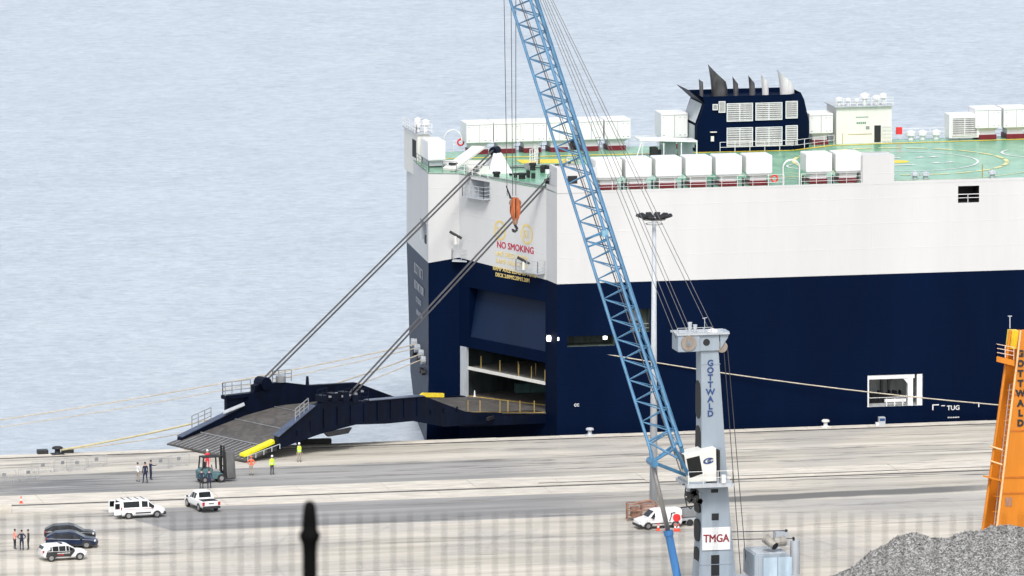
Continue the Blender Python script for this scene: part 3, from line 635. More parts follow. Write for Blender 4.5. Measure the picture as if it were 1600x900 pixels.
# yellow safety line along the far side and the helideck marks
ym = MB(); zz = ZD+.02
def sheet(pts, wd, mb, z=zz):
    for (ax, ay), (bx, by) in zip(pts, pts[1:]):
        d = Vector((bx-ax, by-ay, 0)).normalized(); n_ = Vector((-d.y, d.x, 0))*wd/2; a = Vector((ax,ay,z)); b = Vector((bx,by,z)); mb.quad(a-n_, b-n_, b+n_, a+n_)
sheet([(-6,28.2),(24,27.2),(29.5,26.9),(34.4,29.9),(41,30.2),(70,30.9),(100,31)], .5, ym); ym.build('yellow_line', YELLOW, ship)
hc = (37.7,16.6)
def arc(r, wd, mb, dash=0, a0=0, a1=360, asp=1., z=zz, n=72):
    for i in range(n):
        t0 = math.radians(a0+(a1-a0)*i/n); t1 = math.radians(a0+(a1-a0)*(i+1)/n)
        if dash and (i//dash) % 2: continue
        mb.quad(*[(hc[0]+rr*math.cos(t), hc[1]+rr*math.sin(t), z) for rr, t in ((r,t0),(r+wd,t0),(r+wd,t1),(r,t1))])
YLP = mat('pale_yellow_marking', (.7,.66,.3), .5)
for k in range(24): mb = MB(); arc(10.1, .42, mb, 0, k*15, k*15+12, n=6); mb.build('helideck_dash', YLP, ship)
mb = MB(); arc(7.4, .22, mb); mb.build('helideck_ring', LETW, ship)
for a0_, a1_ in ((200,240),(300,330)): mb = MB(); arc(17, .14, mb, 0, a0_, a1_, n=30); mb.build('helideck_arc', LETW, ship)
mb = MB(); arc(14, .14, mb, 0, 205, 340); mb.build('helideck_arc', YLP, ship)
MB().lathe([(1.0,0),(1.0,.01),(0,.011)], (37.5,16.4,ZD), 24).build('helideck_spot', YELLOW, ship)
mb = MB()
for y in (19.2, 13.8): mb = MB(); sheet([(36.2,y),(38.4,y)], .5, mb); mb.build('helideck_bar', LETW, ship)
for (x, y) in ((40.2,19.0),(41.6,19.2),(40.6,14.6),(42.0,14.8)): mb = MB(); mb.add([(x-.7,y-.35,zz),(x+.7,y-.1,zz),(x+.35,y+.6,zz)], [(0,1,2)]); mb.build('helideck_mark', LETW, ship)
hc = (52.5, 20.0); mb = MB(); arc(3.4, .25, mb, 0, 130, 250); hc = (28.3,14.8); arc(2.2,.2,mb,0,60,300)
hc = (22.5,14.2); arc(1.6,.22,mb,0,0,200); mb.build('deck_marking_arc', LETW, ship); hc = (24.5,12.0); mb = MB(); sheet([(19.7,9.8),(25.5,7.2),(28.5,6.3)], .25, mb); sheet([(20,18.5),(22,21.5),(26,24)], .25, mb); mb.build('deck_marking_line', YLP, ship)
for x, y in ((35.6,3.4),(36.6,3.2),(43.1,2.9)): MB().lathe([(.25,0),(.25,.3),(.45,.35),(.4,.6),(0,.75)], (x,y,ZD), 8).build('deck_vent', GREYL, ship)
MB().tube((42.2,3.2,ZD),(42.2,3.2,24.3),.05).build('deck_post', YELD, ship)
# ------------------------------------------------------------------ stern ramp
R0 = Vector((-3.05,10.75,0)); RA = Vector((-.908,-.418,0)).normalized(); RQ = Vector((.418,-.908,0)).normalized()
def rp(a, q, z): return R0+RA*a+RQ*q+Vector((0,0,z))
prof = [(0,1.5),(9,2.1),(18,2.75),(22,2.75),(26,2.2),(30.7,1.15),(33.2,.35)]
ramp = MB()
for (a0, z0_), (a1, z1_) in zip(prof[:-1], prof[1:]):
    qn0 = 5.4; 
    ramp.slabp([rp(a0,5.4,z0_), rp(a1,5.4,z1_), rp(a1,-6.2,z1_), rp(a0,-6.2,z0_)], (0,0,-.35))
ramp = ramp.build('stern_ramp', RAMPD, ship)
def girder(q0, q1, top, bot):
    r = [[rp(a,q,z) for a, z in top+bot[::-1]] for q in (q0, q1)]; return MB().loft(r)
gn = girder(5.4,6.1, [(0,1.6),(7.8,2.2),(9.0,2.4),(13.9,4.35),(20.4,4.5),(25.6,4.9),(26.6,4.6),(30.8,2.1)], [(0,.5),(8.4,1.1),(11.5,1.2),(15.2,2.1),(18.4,2.15),(21.9,2.4),(26,1.9),(30.8,.95)]).build('girder', NAVYR, ramp)
gf = girder(-6.4,-5.8, [(0,1.6),(7.8,2.2),(8.7,2.4),(13,4.1),(18.5,4.35),(21.7,4.95),(24.4,5.0),(26.6,2.9),(30.2,1.75),(33.5,.75)], [(0,.6),(8.4,1.1),(12,1.6),(18.5,2.2),(21.9,2.3),(24.4,2.1),(26.5,1.7),(30.2,.9),(33.5,.3)]).build('girder', NAVYR, ramp)
for a, zt, zb in [(10+i*1.55, 3.2, 1.8) for i in range(13)]:
    z1_ = 4.3 if 14 < a < 26.6 else 3.0
    if a > 26.8: z1_ = 3.4-(a-26.8)*.5
    MB().slabp([rp(a,6.1,2.55-(max(0,a-24))*.12), rp(a+.12,6.1,2.55-(max(0,a-24))*.12), rp(a+.12,6.1,z1_), rp(a,6.1,z1_)], RQ*.12).build('stiffener', NAVYR, gn)
# top flanges in a paler navy
MB().slabp([rp(26.7,5.3,4.62), rp(26.7,6.3,4.62), rp(30.9,6.3,2.12), rp(30.9,5.3,2.12)], (0,0,.08)).build('flange', mat('pale_navy', (.06,.08,.13), .35, var=.3), gn)
MB().slabp([rp(14,5.3,4.37), rp(14,6.3,4.37), rp(20.4,6.3,4.52), rp(20.4,5.3,4.52)], (0,0,.06)).build('flange', bpy.data.materials['pale_navy'], gn)
MB().slabp([rp(26.7,-6.6,2.92), rp(26.7,-5.7,2.92), rp(33.4,-5.7,.8), rp(33.4,-6.6,.8)], (0,0,.08)).build('flange', bpy.data.materials['pale_navy'], gf)
# boxes, machinery and rails on the girders
MB().slabp([rp(22.5,6.0,2.2), rp(25.6,6.0,2.0), rp(25.2,6.0,1.6), rp(22.9,6.0,1.7)], RQ*.35).build('hinge_block', BLACK, gn)
MB().slabp([rp(31,6.0,1.25), rp(32.1,6.0,1.1), rp(32,6.0,.8), rp(31.1,6.0,.85)], RQ*.2).build('hinge_block', BLACK, gn)
for a, dz, sc_ in ((21.6,4.5,.7),(22.7,4.7,.9),(24.0,4.8,.8),(25.2,4.9,.6)):
    MB().slabp([rp(a,5.2,dz), rp(a+.7,5.2,dz), rp(a+.7,6.2,dz), rp(a,6.2,dz)], (0,0,sc_)).build('hinge_machinery', NAVYR, gn)
mb = MB()
for k in range(7): a = 21+k*.75; z = 4.9+random.random()*.6; mb.slabp([rp(a,6.12,z), rp(a+.3,6.12,z), rp(a+.3,6.12,z+.22), rp(a,6.12,z+.15)], RQ*.06)
mb.build('machinery_fittings', GREYM, gn)
rail([rp(20.4,6.1,4.5), rp(23.2,6.1,4.7)], 1.2, .035, .9).build('handrail', NAVYR, gn); rail([rp(25.2,6.1,4.9), rp(26.3,6.1,4.8)], 1.3, .035, .6).build('handrail', NAVYR, gn)
MB().slabp([rp(24.4,-6.6,3.9), rp(28.3,-6.6,3.9), rp(28.3,-5.9,3.9), rp(24.4,-5.9,3.9)], (0,0,.35)).slabp([rp(25.2,-6.5,2.0),rp(28.0,-6.5,2.4),rp(28.0,-6.5,3.9),rp(25.2,-6.5,3.9)], RQ*.4).build('cable_platform', NAVYR, gf)
MB().slabp([rp(26.2,-5.85,3.35), rp(28.6,-5.85,2.75), rp(28.9,-5.4,2.6), rp(26.4,-5.4,3.2)], (0,0,.1)).build('pale_flange', GREYL, gf)
MB().tube(rp(23.7,-6.9,5.0), rp(23.7,-5.6,5.0), .62, n=12).slabp([rp(23.1,-6.6,4.6),rp(24.9,-6.6,4.2),rp(24.9,-5.8,4.2),rp(23.1,-5.8,4.6)],(0,0,.7)).build('cable_anchor', NAVYR, gf)
rail([rp(25.1,-6.3,4.25), rp(28.3,-6.3,4.25), rp(28.3,-5.9,4.25)], 1.2, .045, 1.0).build('handrail', GREYM, gf)
rail([rp(20.4,-6.2,4.9), rp(22.6,-6.2,4.95)], 1.1, .045, .8).build('handrail', GREYM, gf)
rail([rp(29.6,-6.4,2.0), rp(31.8,-6.4,1.4)], 1.2, .045, .7).build('handrail', GREYM, gf)
rail([rp(27.3,6.0,4.3), rp(28.8,6.0,3.4)], 1.1, .045, .6).build('handrail', GREYM, gn)
MB().tube(rp(18.6,-6.1,4.4), rp(18.6,-6.1,5.2), .18, .12).build('post', NAVYR, gf)
MB().tube(rp(21.7,-6.1,4.95), rp(21.7,-6.1,5.5), .5, .5, 10).build('drum', GREYM, gf)
# fingers along the tip
n_f = 18
for i in range(n_f):
    q0 = 6.0-12.6*i/n_f; q1 = 6.0-12.6*(i+1)/n_f+.06
    MB().slabp([rp(31.3,q0,1.02), rp(34.6-.3*random.random()*0,q0,.24), rp(34.6,q1,.24), rp(31.3,q1,1.02)], (0,0,-.14)).build('ramp_finger', RAMPD, ramp)
    if i: MB().slabp([rp(31.4,q0-.03,1.01), rp(34.5,q0-.03,.27), rp(34.5,q0+.03,.27), rp(31.4,q0+.03,1.01)], (0,0,.02)).build('finger_joint', GREYL, ramp)
MB().slabp([rp(31.15,-6.6,1.1), rp(31.3,-6.6,1.06), rp(31.3,6.0,1.06), rp(31.15,6.0,1.1)], (0,0,.02)).build('seam_strip', GREYM, ramp)
for a in (22.6,27.2): MB().slabp([rp(a,-5.8,dict({22.6:2.7,27.2:1.97})[a]), rp(a+.1,-5.8,dict({22.6:2.7,27.2:1.95})[a]), rp(a+.1,5.3,dict({22.6:2.7,27.2:1.95})[a]), rp(a,5.3,dict({22.6:2.72,27.2:1.97})[a])], (0,0,.04)).build('seam_strip', GREYM, ramp)
MB().slabp([rp(30.6,4.6,1.45), rp(34.2,4.6,.45), rp(34.2,5.5,.45), rp(30.6,5.5,1.45)], (0,0,.25)).build('yellow_flap', mat('bright_yellow', (.8,.72,.02), .5), ramp)
rail([rp(30.8,6.3,1.0), rp(34.4,6.2,.2)], .45, .04, .9, 1).build('edge_frame', GREYL, ramp)
# landing platform fixed to the hull
MB().slabp([Pb(.05,.55), Pb(13.6,.55), rp(8.6,-6.3,.9), rp(9,5.6,.9)], (0,0,.9)).build('ramp_sponson', NAVYR, ship)
MB().slabp([Pb(0,1.46), Pb(13.6,1.46), rp(9.2,-5.8,2.0), rp(9.0,5.3,2.1)], (0,0,.06)).build('landing_plate', RAMPD, ship)
MB().slabp([Pb(0,1.6,-.1), Pb(.0,1.6,-.45), rp(8.6,5.2,2.22), rp(8.6,5.5,2.22)], (0,0,.06)).build('yellow_edge', YELD, ship)
for k in range(6): p = Pb(0,1.6,-.3).lerp(rp(8.6,5.3,2.22), [.12,.3,.45,.55,.8,.95][k]); MB().tube(p, p+Vector((0,0,1.15)), .045, n=5).build('stanchion', YELD, ship)
yq = R0+RQ*4.9; ynn = RQ
MB().slabp([onplane(653,620.5,yq,ynn), onplane(694,621,yq,ynn), onplane(694,614.5,yq,ynn), onplane(662,614,yq,ynn)], RQ*-.25).build('yellow_flap', YELLOW, ramp)
MB().slabp([Pb(2.4,1.3,-3.0), Pb(2.4,1.3,-3.3), rp(7.2,7.2,1.5), rp(7.2,6.9,1.5)], (0,0,.3)).build('black_fender_bar', BLACK, ship)
# hoisting cables, pairs of thick falls
def cables(name, a, b, dq):
    for s_ in (-1, 1):
        mb = MB()
        for k in (-1, 0, 1): mb.tube(a+RA*(s_*dq)+RQ*(k*.07), b+RA*(s_*dq)+RQ*(k*.07), .055, n=5)
        mb.build(name, CABLE, ramp)
cables('hoist_cable', rp(23.9,-6.1,5.1), Vector((-2.4,16.6,25.3)), .32)
cables('hoist_cable', rp(22.7,5.8,4.9), Vector((.35,5.2,23.9)), .32)
MB().tube((.1,5.4,23.4),(.9,4.9,24.3),.3,n=8).build('cable_sheave', DARK, ship)
# mooring lines, top-level things
tfl = tp(8.4, 5.2)
def rope(label, a, b, sg, r=.07, m=ROPE, name='mooring_rope'):
    o = MB().path(sag(a, b, sg), r, 5).build(name, m); return tag(o, label, 'rope')
rope('farther mooring rope running left from the stern out of the picture', tfl, (-92,-.5,.5), 1.4)
rope('slack mooring rope just below the farther stern line', tfl+Vector((.3,-.6,-.2)), (-92,-.9,.5), 1.9, .05)
b1 = at(96,703,z=.6)
rope('taut stern mooring rope with yellow sleeve ending at the left bollard', tp(4.2,4.9), b1, .9)
rope('second stern mooring rope beside the sleeved one at the left bollard', tp(3.0,4.6), b1+Vector((.2,.1,0)), 1.5, .055)
k0, k1 = sag(tp(4.2,4.9), b1, .9)[9], b1
tag(MB().path(sag(tp(4.2,4.9), b1, .9)[9:], .1, 6).build('rope_sleeve', ROPEY), 'yellow chafe sleeve round the stern rope near the left bollard', 'rope sleeve')
rope('mooring rope running right along the navy side towards the orange crane', (1.6,1.4,8.15), (54,-.8,.5), .8, .06)
# ------------------------------------------------------------------ quay furniture
def bollard(label, x, y, sc=1., m=None):
    t = root('bollard', label, 'bollard', (x,y,0.06))
    MB().lathe([(.42*sc,0),(.42*sc,.08),(.22*sc,.14),(.2*sc,.45),(.42*sc,.5),(.44*sc,.62),(.3*sc,.72),(0,.74)], (x,y,.06), 12).build('bollard_post', m or STEEL, t, smooth=True)
    MB().box(x-.5*sc,x+.5*sc,y-.4*sc,y+.4*sc,.06,.12).build('bollard_base', m or STEEL, t)
    return t
bollard('black mooring bollard between rubber fenders at the far left quay edge', -48.1, -.6, 1.2, BLACK)
bollard('pale mooring bollard at the quay edge below the navy side', 25.9, -.5, .9, CREAM)
bollard('grey mooring bollard at the quay edge behind the boom foot', 2.9, -.5, .9, GREYL)
def slabthing(name, label, cat, x0, x1, y0, y1, z0, z1, m):
    o = MB().box(x0,x1,y0,y1,z0,z1).build(name, m, bevel=.05); return tag(o, label, cat)
slabthing('rubber_fender', 'black rubber fender left of the left bollard', 'fender', -49.9,-48.9, -.35,.5,.0,.42, BLACK)
slabthing('rubber_fender', 'black rubber fender right of the left bollard', 'fender', -47.6,-46.5, -.35,.5,.0,.42, BLACK)
slabthing('rubber_fender', 'long black fender at the quay edge beside the ramp', 'fender', -25.2,-21.9, -.1,.6,.05,.5, BLACK)
t = root('service_cabinet', 'small grey service cabinet at the quay edge under the side door', 'cabinet', (31.4,-.5,0.06))
MB().box(31.1,31.7,-.8,-.3,.06,.85).build('cabinet_body', GREYL, t); MB().box(31.15,31.65,-.83,-.8,.5,.75).build('cabinet_door', NAVYTX, t); MB().box(30.8,31.08,-.8,-.4,.06,.35).build('cabinet_step', WHITE, t)
t = root('concrete_block', 'pale concrete block at the far left picture edge', 'block', (-58.6,-31,0)); MB().box(-61,-57.7,-32.2,-30.4,0,.75).build('block_body', SLAB, t, bevel=.05)
def barrier(label, x, y, rz, i=[0]):
    if i[0]: t = copy_tree(barrier.src); 
    else:
        t = root('crowd_barrier', label, 'barrier', (0,0,0), .001); barrier.src = t; mb = MB()
        mb.path([(-1.1,0,.2),(-1.1,0,1.0),(-1.0,0,1.1),(1.0,0,1.1),(1.1,0,1.0),(1.1,0,.2),(-1.1,0,.2)], .022, 5); mb.build('barrier_frame', STEELB, t)
        mb = MB()
        for k in range(14): xx = -1.0+k*.154; mb.tube((xx,0,.2),(xx,0,1.1),.012,n=4)
        mb.build('barrier_bars', STEELB, t)
        for xx in (-.8,.8): MB().path([(xx,-.3,0),(xx,0,.22),(xx,.3,0)], .022, 4).build('barrier_foot', STEELB, t)
        MB().box(-.2,.15,-.02,.02,.6,.9).build('barrier_plate', GREYM, t)
    i[0] = 1; t.location = (x, y, 0.01); t.rotation_euler.z = rz; t['label'] = label; t['group'] = 'galvanised crowd barriers on the left quay'; return t
STEELB = mat('galvanised_steel', (.4,.41,.42), .4, .3, var=.2)
bs = [(-55.6,-15.6,.1,'galvanised crowd barrier cut by the left picture edge'),(-53.2,-14.6,.35,'second crowd barrier from the left picture edge'),(-51.2,-10.8,.15,'crowd barrier left of the middle barrier group'),(-49.2,-9.9,.5,'crowd barrier just behind the middle barrier group'),
      (-47.9,-10.2,.25,'crowd barrier leading the middle group, nearest the camera'),(-45.8,-8.6,.35,'crowd barrier at the right end of the middle group'),(-40.2,-10.9,.2,'crowd barrier just right of the three walking people'),(-38.3,-9.9,.3,'crowd barrier nearest the ramp, behind the forklift')]
for x, y, rz, lb in bs: barrier(lb, x, y, rz)
def cone(label, x, y, k=[None]):
    if k[0]: t = copy_tree(k[0])
    else:
        t = root('traffic_cone', label, 'traffic cone', (0,0,0), .001); k[0] = t
        MB().box(-.2,.2,-.2,.2,0,.04).lathe([(.15,.04),(.03,.7),(0,.71)], n=10).build('cone_body', CONE, t)
        MB().lathe([(.115,.28),(.08,.45)], n=10).build('cone_stripe', LETW, t)
    t.location = (x,y,.01); t['label'] = label; t['group'] = 'orange traffic cones'
CONE = mat('cone_orange', (.75,.09,.04), .6, var=.1)
for px, py, lb in ((33,787,'lone orange traffic cone on the pale strip at far left'),(1028.5,829,'orange and white cone left of the grey cylinder, beside the white van'),(1040.5,831,'orange cone almost touching the grey cylinder'),(1055,830,'orange cone left of the pair behind the boom cylinder'),(1060,830,'orange cone beneath the van rear wheel')):
    p = at(px, py, z=0); cone(lb, p.x, p.y)
# light mast
mx, my = -1.4, -44.25
t = root('light_mast', 'tall grey high-mast light pole with a ring of floodlights', 'light mast', (mx,my,0))
MB().tube((mx,my,0),(mx,my,26.7),.38,.17,16).build('mast_pole', GREYL, t, smooth=True); MB().tube((mx,my,0),(mx,my,.3),.6,.6,12).build('mast_base', GREYL, t)
ring = MB()
for rr, z in ((1.0,26.5),(.75,26.1)):
    for i in range(16): a0, a1 = 2*math.pi*i/16, 2*math.pi*(i+1)/16; ring.tube((mx+rr*math.cos(a0),my+rr*math.sin(a0),z),(mx+rr*math.cos(a1),my+rr*math.sin(a1),z),.04,n=4)
for i in range(6): a0 = math.pi*i/3; ring.tube((mx,my,26.6),(mx+1.0*math.cos(a0),my+1.0*math.sin(a0),26.5),.04,n=4)
ring.build('head_ring', GREYM, t)
for i in range(12):
    a0 = 2*math.pi*i/12+.1; c_ = Vector((mx+1.25*math.cos(a0), my+1.25*math.sin(a0), 26.75)); M = Matrix.Translation(c_) @ Matrix.Rotation(a0,4,'Z') @ Matrix.Rotation(-.35,4,'Y')
    MB().box(-.4,.4,-.26,.26,-.09,.09,M).build('floodlight', DARK, t, bevel=.04)
# ------------------------------------------------------------------ grey harbour crane with blue boom
YC = -84.1
cr = root('harbour_crane', 'grey mobile harbour crane with a tall tower and blue lattice boom', 'crane', (-5.4,YC+1.3,0))
def cp(px, py, dy=0): return at(px, py, Y=YC+dy)
tz = [(0,-7.05,-3.6),(5.4,-6.75,-4.15),(9.1,-6.75,-4.45),(16.6,-6.79,-5.0),(20.6,-6.85,-5.3)]
tw = MB().loft([[(x0,YC,z),(x1,YC,z),(x1,YC+2.4-z*.03,z),(x0,YC+2.4-z*.03,z)] for z, x0, x1 in tz]); tower = tw.build('tower', CRANEG, cr, bevel=.04)
for z0_, z1_ in ((17.9,14.6),(14.0,10.6),(7.3,6.5),(5.9,4.0),(3.5,2.0)):      # openings in the narrow side face
    ov = [(YC+1.15+.95*math.cos(t), (z0_+z1_)/2+(abs(z0_-z1_)/2)*math.copysign(abs(math.sin(t))**.35, math.sin(t))) for t in [2*math.pi*i/16 for i in range(16)]]
    MB().loft([[(-6.82-(.1 if z0_ < 8 else 0),y,z) for y, z in ov],[(-6.5,y,z) for y, z in ov]]).build('tower_side_opening', DARK, tower)
for px0, px1, py0, py1 in ((1112,1123,802,813),(1111,1124,867,900),(1111,1122,764,770)):
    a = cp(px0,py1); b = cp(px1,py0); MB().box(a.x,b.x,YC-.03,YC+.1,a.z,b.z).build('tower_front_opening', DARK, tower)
for z in (19.4,12.1,9.3,2.1): MB().box(-6.9,-4.1 if z < 5 else -4.95+ (12-z)*.05 if z < 15 else -5.15,YC-.035,YC-.005,z,z+.05).build('weld_band', CRANEG, tower)
for i, ch in enumerate('GOTTWALD'):
    p = cp(1110,566+i*11.3+5.5,-.03); text('lettering', ch, .72, NAVYTX, tower, p, (1,0,0), (0,0,1), .015, 1., .022, 'CENTER')
a = cp(1097,860,-.06); b = cp(1141,823,-.06)
MB().box(a.x,b.x,YC-.1,YC-.03,a.z,b.z).build('operator_sign', WHITE, tower)
text('lettering', 'TMGA', .95, mat('sign_red', (.22,.005,.015), .5), tower, (a.x+.08,YC-.11,a.z+.68), (1,0,0), (0,0,1), .01, .85, 0., 'LEFT', .05)
# tower head
hd = MB(); P = lambda px, py, dy=0: cp(px, py, dy)
a = cp(1058,556); b = cp(1092,520); MB().box(a.x,b.x,YC-.35,YC+1.9,a.z+.35,b.z).build('head_box', CRANEG, cr, bevel=.06)
MB().box(b.x,-5.28,YC-.2,YC+1.9,20.6,22.0).build('head_block', CRANEG, cr, bevel=.05)
MB().slabp([cp(1125,520,-.2),cp(1140,518,-.2),cp(1137,528,-.2),cp(1126,545,-.2)], (0,1.6,0)).build('head_bracket', CRANEG, cr)
MB().box(-9.05,-4.45,YC-.45,YC+2.0,22.02,22.16).build('head_platform', GREYL, cr); rail([(-9.0,YC-.4,22.16),(-6.0,YC-.4,22.16)], .5, .03, .8, 2).build('head_rail', GREYL, cr)
c = cp(1076,536,-.36)
MB().tube(c+Vector((0,-.12,0)), c+Vector((0,.1,0)), .66, n=20).build('rope_sheave', mat('sheave_tan', (.24,.2,.165), .6, var=.2), cr); MB().tube(c+Vector((0,-.2,0)), c+Vector((0,-.1,0)), .12, n=12).tube(c+Vector((0,-.16,0)), c+Vector((0,-.11,0)), .26, n=16).build('sheave_hub', GREYM, cr)
c = cp(1128,542,-.1); MB().tube(c+Vector((0,0,0)), c+Vector((0,.5,0)), .5, n=16).build('rope_sheave', bpy.data.materials['sheave_tan'], cr)
c = cp(1104,535,-.22); MB().lathe([(0,0)],n=3) if 0 else MB().tube(c, c+Vector((0,.1,0)), .3, n=14).build('porthole', DARK, cr)
for px, hh in ((1078,.9),(1086,.7)): c = cp(px,520,.5); MB().tube(c, c+Vector((0,0,hh)), .12, .2, 8).build('floodlight', GREYL, cr)
c = cp(1101,520,.5); MB().tube(c, c+Vector((0,0,1.3)), .03, n=5).tube(c+Vector((-.2,0,1.25)), c+Vector((.2,0,1.3)), .03, n=5).build('anemometer', GREYL, cr)
c = cp(1113,519,.4); MB().lathe([(.5,0),(.45,.2),(0,.35)], c, 12).build('head_dome', WHITE, cr)
# cab
ca = [cp(1069,711,-1.2),cp(1119,700,-1.2),cp(1120,752,-1.2),cp(1076,754,-1.2)]
MB().slabp(ca, (0,2.4,0)).build('operator_cab', CREAM, cr, bevel=.05); 
gl = [cp(1072.5,717,-1.23),cp(1093,712,-1.23),cp(1098,740,-1.23),cp(1078,747,-1.23)]
MB().slabp(gl, (0,.05,0)).build('cab_window', GLASS, cr)
gl = [cp(1068.6,711,-1.1),cp(1075.4,746,-1.1)]; MB().slabp([gl[0],gl[1],gl[1]+Vector((-.02,2.0,0)),gl[0]+Vector((-.02,2.0,0))], (-.03,0,0)).build('cab_window', GLASS, cr)
MB().box(cp(1121,725,-1).x, cp(1125,725,-1).x, YC-1.0,YC-.2,cp(1120,748,-1).z,cp(1120,704,-1).z).build('cab_door', DARK, cr)
MB().box(-8.4,-4.3,YC-1.6,YC+2.6,9.05,9.35).build('cab_platform', GREYL, cr); rail([(-8.3,YC-1.55,9.35),(-4.4,YC-1.55,9.35),(-4.4,YC+1,9.35)], 1.1, .03, 1.2, 2).build('cab_rail', LETW, cr)
MB().box(-8.3,-6.7,YC-1.3,YC+2.2,9.36,9.5).box(-7.9,-6.6,YC-.5,YC+.8,8.5,9.05).build('cab_bracket', CRANEG, cr)
el = MB(); c0 = cp(1107,720,-1.22)
for i in range(22):
    t0, t1 = 2*math.pi*i/22+.6, 2*math.pi*(i+1)/22+.6
    if i > 19: continue
    el.quad(*[c0+Vector((r*.46*math.cos(t)+r*.12*math.sin(t),0,r*.27*math.sin(t))) for r, t in ((.62,t0),(1.,t0),(1.,t1),(.62,t1))])
el.v = [tuple(Vector(v)+Vector((0,-.03,0))) for v in el.v]; el.build('cab_logo', NAVYTX, cr); text('lettering', 'G', .38, NAVYTX, cr, c0+Vector((-.13,-.03,-.13)), (1,0,0), (.2,0,1), .01, 1.1, .02)
MB().box(cp(1127,748,-1.5).x,cp(1133,748,-1.5).x,YC-1.7,YC-1.4,9.4,10.1).build('cab_box', WHITE, cr)
# jumble of hoses under the cab
mb = MB(); random.seed(2)
for k in range(9):
    a = cp(1075+random.random()*18, 762+random.random()*22, -.6); mb.box(-.22,.22,-.25,.25,-.2,.2, Matrix.Translation(a) @ Matrix.Rotation(random.random(),4,'Y'))
mb.path([cp(x,y,-.7) for x, y in ((1072,758),(1070,775),(1073,790),(1079,795),(1086,788),(1092,776),(1089,765))], .05).path([cp(x,y,-.7) for x, y in ((1066,757),(1074,756),(1082,764),(1080,778))], .06)
mb.build('hydraulic_hoses', BLACK, cr)
# boom: one lower chord, two upper chords, laced on all faces
PY, TY = -2.2, 20.0
def bdy(py): t = (735-py)/755; return PY+(TY-PY)*t
def LC(py): px = 1012+(py-690)*(1012-797)/690.; return cp(px, py, bdy(py))
def R1(py): px = 829+(py)*(1051-829)/690.; return cp(px, py+1, bdy(py)-1.1)
def R2(py): px = 838+(py)*(1061-838)/690.; return cp(px, py-1, bdy(py)+1.1)
chL = MB().tube(LC(-70), LC(705), .13, .14, 8); boomL = cp(1019,722,bdy(715)); chL.tube(LC(705), boomL, .15, .2, 8); boom = chL.build('boom', BLUE, cr, smooth=False)
foot = cp(1076,744,-.4)
MB().tube(R1(-70), R1(700), .14, .15, 8).build('boom_chord', BLUE, boom); MB().tube(R2(-70), R2(700), .2, .21, 8).build('boom_chord', BLUE, boom)
MB().tube(R1(700), foot+Vector((-.1,-.6,.1)), .16, .16, 8).build('boom_chord', BLUE, boom); MB().tube(R2(700), foot+Vector((.1,.6,.1)), .18, .18, 8).build('boom_chord', BLUE, boom)
ys_ = []; y = -66.
while y < 690: ys_.append(y); y += 25.5+8*(y+66)/760
for i, y in enumerate(ys_):
    yn = ys_[i+1] if i+1 < len(ys_) else 695
    for fR in (R1, R2):
        MB().tube(LC(y), fR(y+13), .06, n=5).build('lattice_strut', BLUE, boom)
        MB().tube(LC(yn), fR(y+13), .052, n=5).build('lattice_brace', BLUE, boom)
    MB().tube(R1(y+13), R2(y+13), .045, n=4).build('lattice_strut', BLUE, boom)
    MB().tube(R1(y+13), R2(yn+13), .04, n=4).build('lattice_brace', BLUE, boom)
for a, b, r in ((boomL, R1(700), .12),(boomL, foot, .15),(boomL, R2(690), .12),(LC(690), R1(672), .1),(LC(690), R1(715), .1)): MB().tube(a, b, r, n=8).build('foot_strut', BLUE, boom)
MB().tube(boomL+Vector((0,-.9,0)), boomL+Vector((0,.9,0)), .34, n=12).build('foot_pin', BLUE, boom)
for dy_ in (362, 374): MB().tube(LC(dy_+12), R1(dy_), .09, n=6).tube(LC(dy_+12), R2(dy_-4), .07, n=6).build('service_frame', BLUE, boom)
c = R1(364); MB().box(-.35,.2,-.3,.3,-.25,.3,Matrix.Translation(c)).build('service_box', mat('pale_blue_paint', (.2,.38,.5), .4), boom)
c = cp(897,232,14); MB().lathe([(.0,-.1),(.35,-.1),(.45,.3),(.35,.8),(0,.9)], c, 10).build('boom_drum', BLACK, boom)
rail([cp(886,262,13), cp(908,262,13)], .9, .04, .5, 3).build('boom_platform_rail', LETW, boom)
# cylinder from the boom down to the slewing deck
base = cp(1063,925,-1.5); mid = cp(1045,835,-1.0)
MB().tube(boomL, mid, .2, n=12).build('cylinder_rod', mat('cylinder_steel', (.25,.24,.23), .3, .4), cr, smooth=True); MB().tube(mid, base, .34, .36, 14).tube(mid+(mid-base).normalized()*-.1, mid+(mid-base).normalized()*.35, .42, .42, 14).build('cylinder_barrel', mat('barrel_blue', (.04,.16,.38), .35, var=.2), cr)
# wire ropes
hookt = at(803,-60,Y=YC+TY)
def wire(a, b, r=.03): MB().tube(a, b, r, n=5).build('wire_rope', THINROPE, cr)
tipA = cp(842,-25,TY+.2)
for px in (787.5, 798, 806): a = at(px+(-1 if px < 790 else 0),-70,Y=YC+TY); b = at(px+ (5 if px < 790 else 3 if px < 800 else 0), 306, Y=YC+TY); wire(a, b, .032)
for k, (x3, x4, pe) in enumerate(((948,1011,(1056,528)),(955,1033,(1064,528)),(970,1041,(1078,528)),(978,1045,(1084,528)),(1001,1075,(1112,524)),(1007,1081,(1120,524)))):
    x_top = (838,842,844,848,850,853)[k]
    wire(cp(x_top-14,-50,TY), cp(*pe,.3), .028)
wire(cp(791.5,-60,TY), cp(1064,738,0), .055); wire(cp(794.5,-60,TY), cp(1068,738,.3), .03)
for x0, x1 in ((1131,1160),(1137,1170)): wire(cp(x0,546,.3), cp(x1,930,2.4), .035)
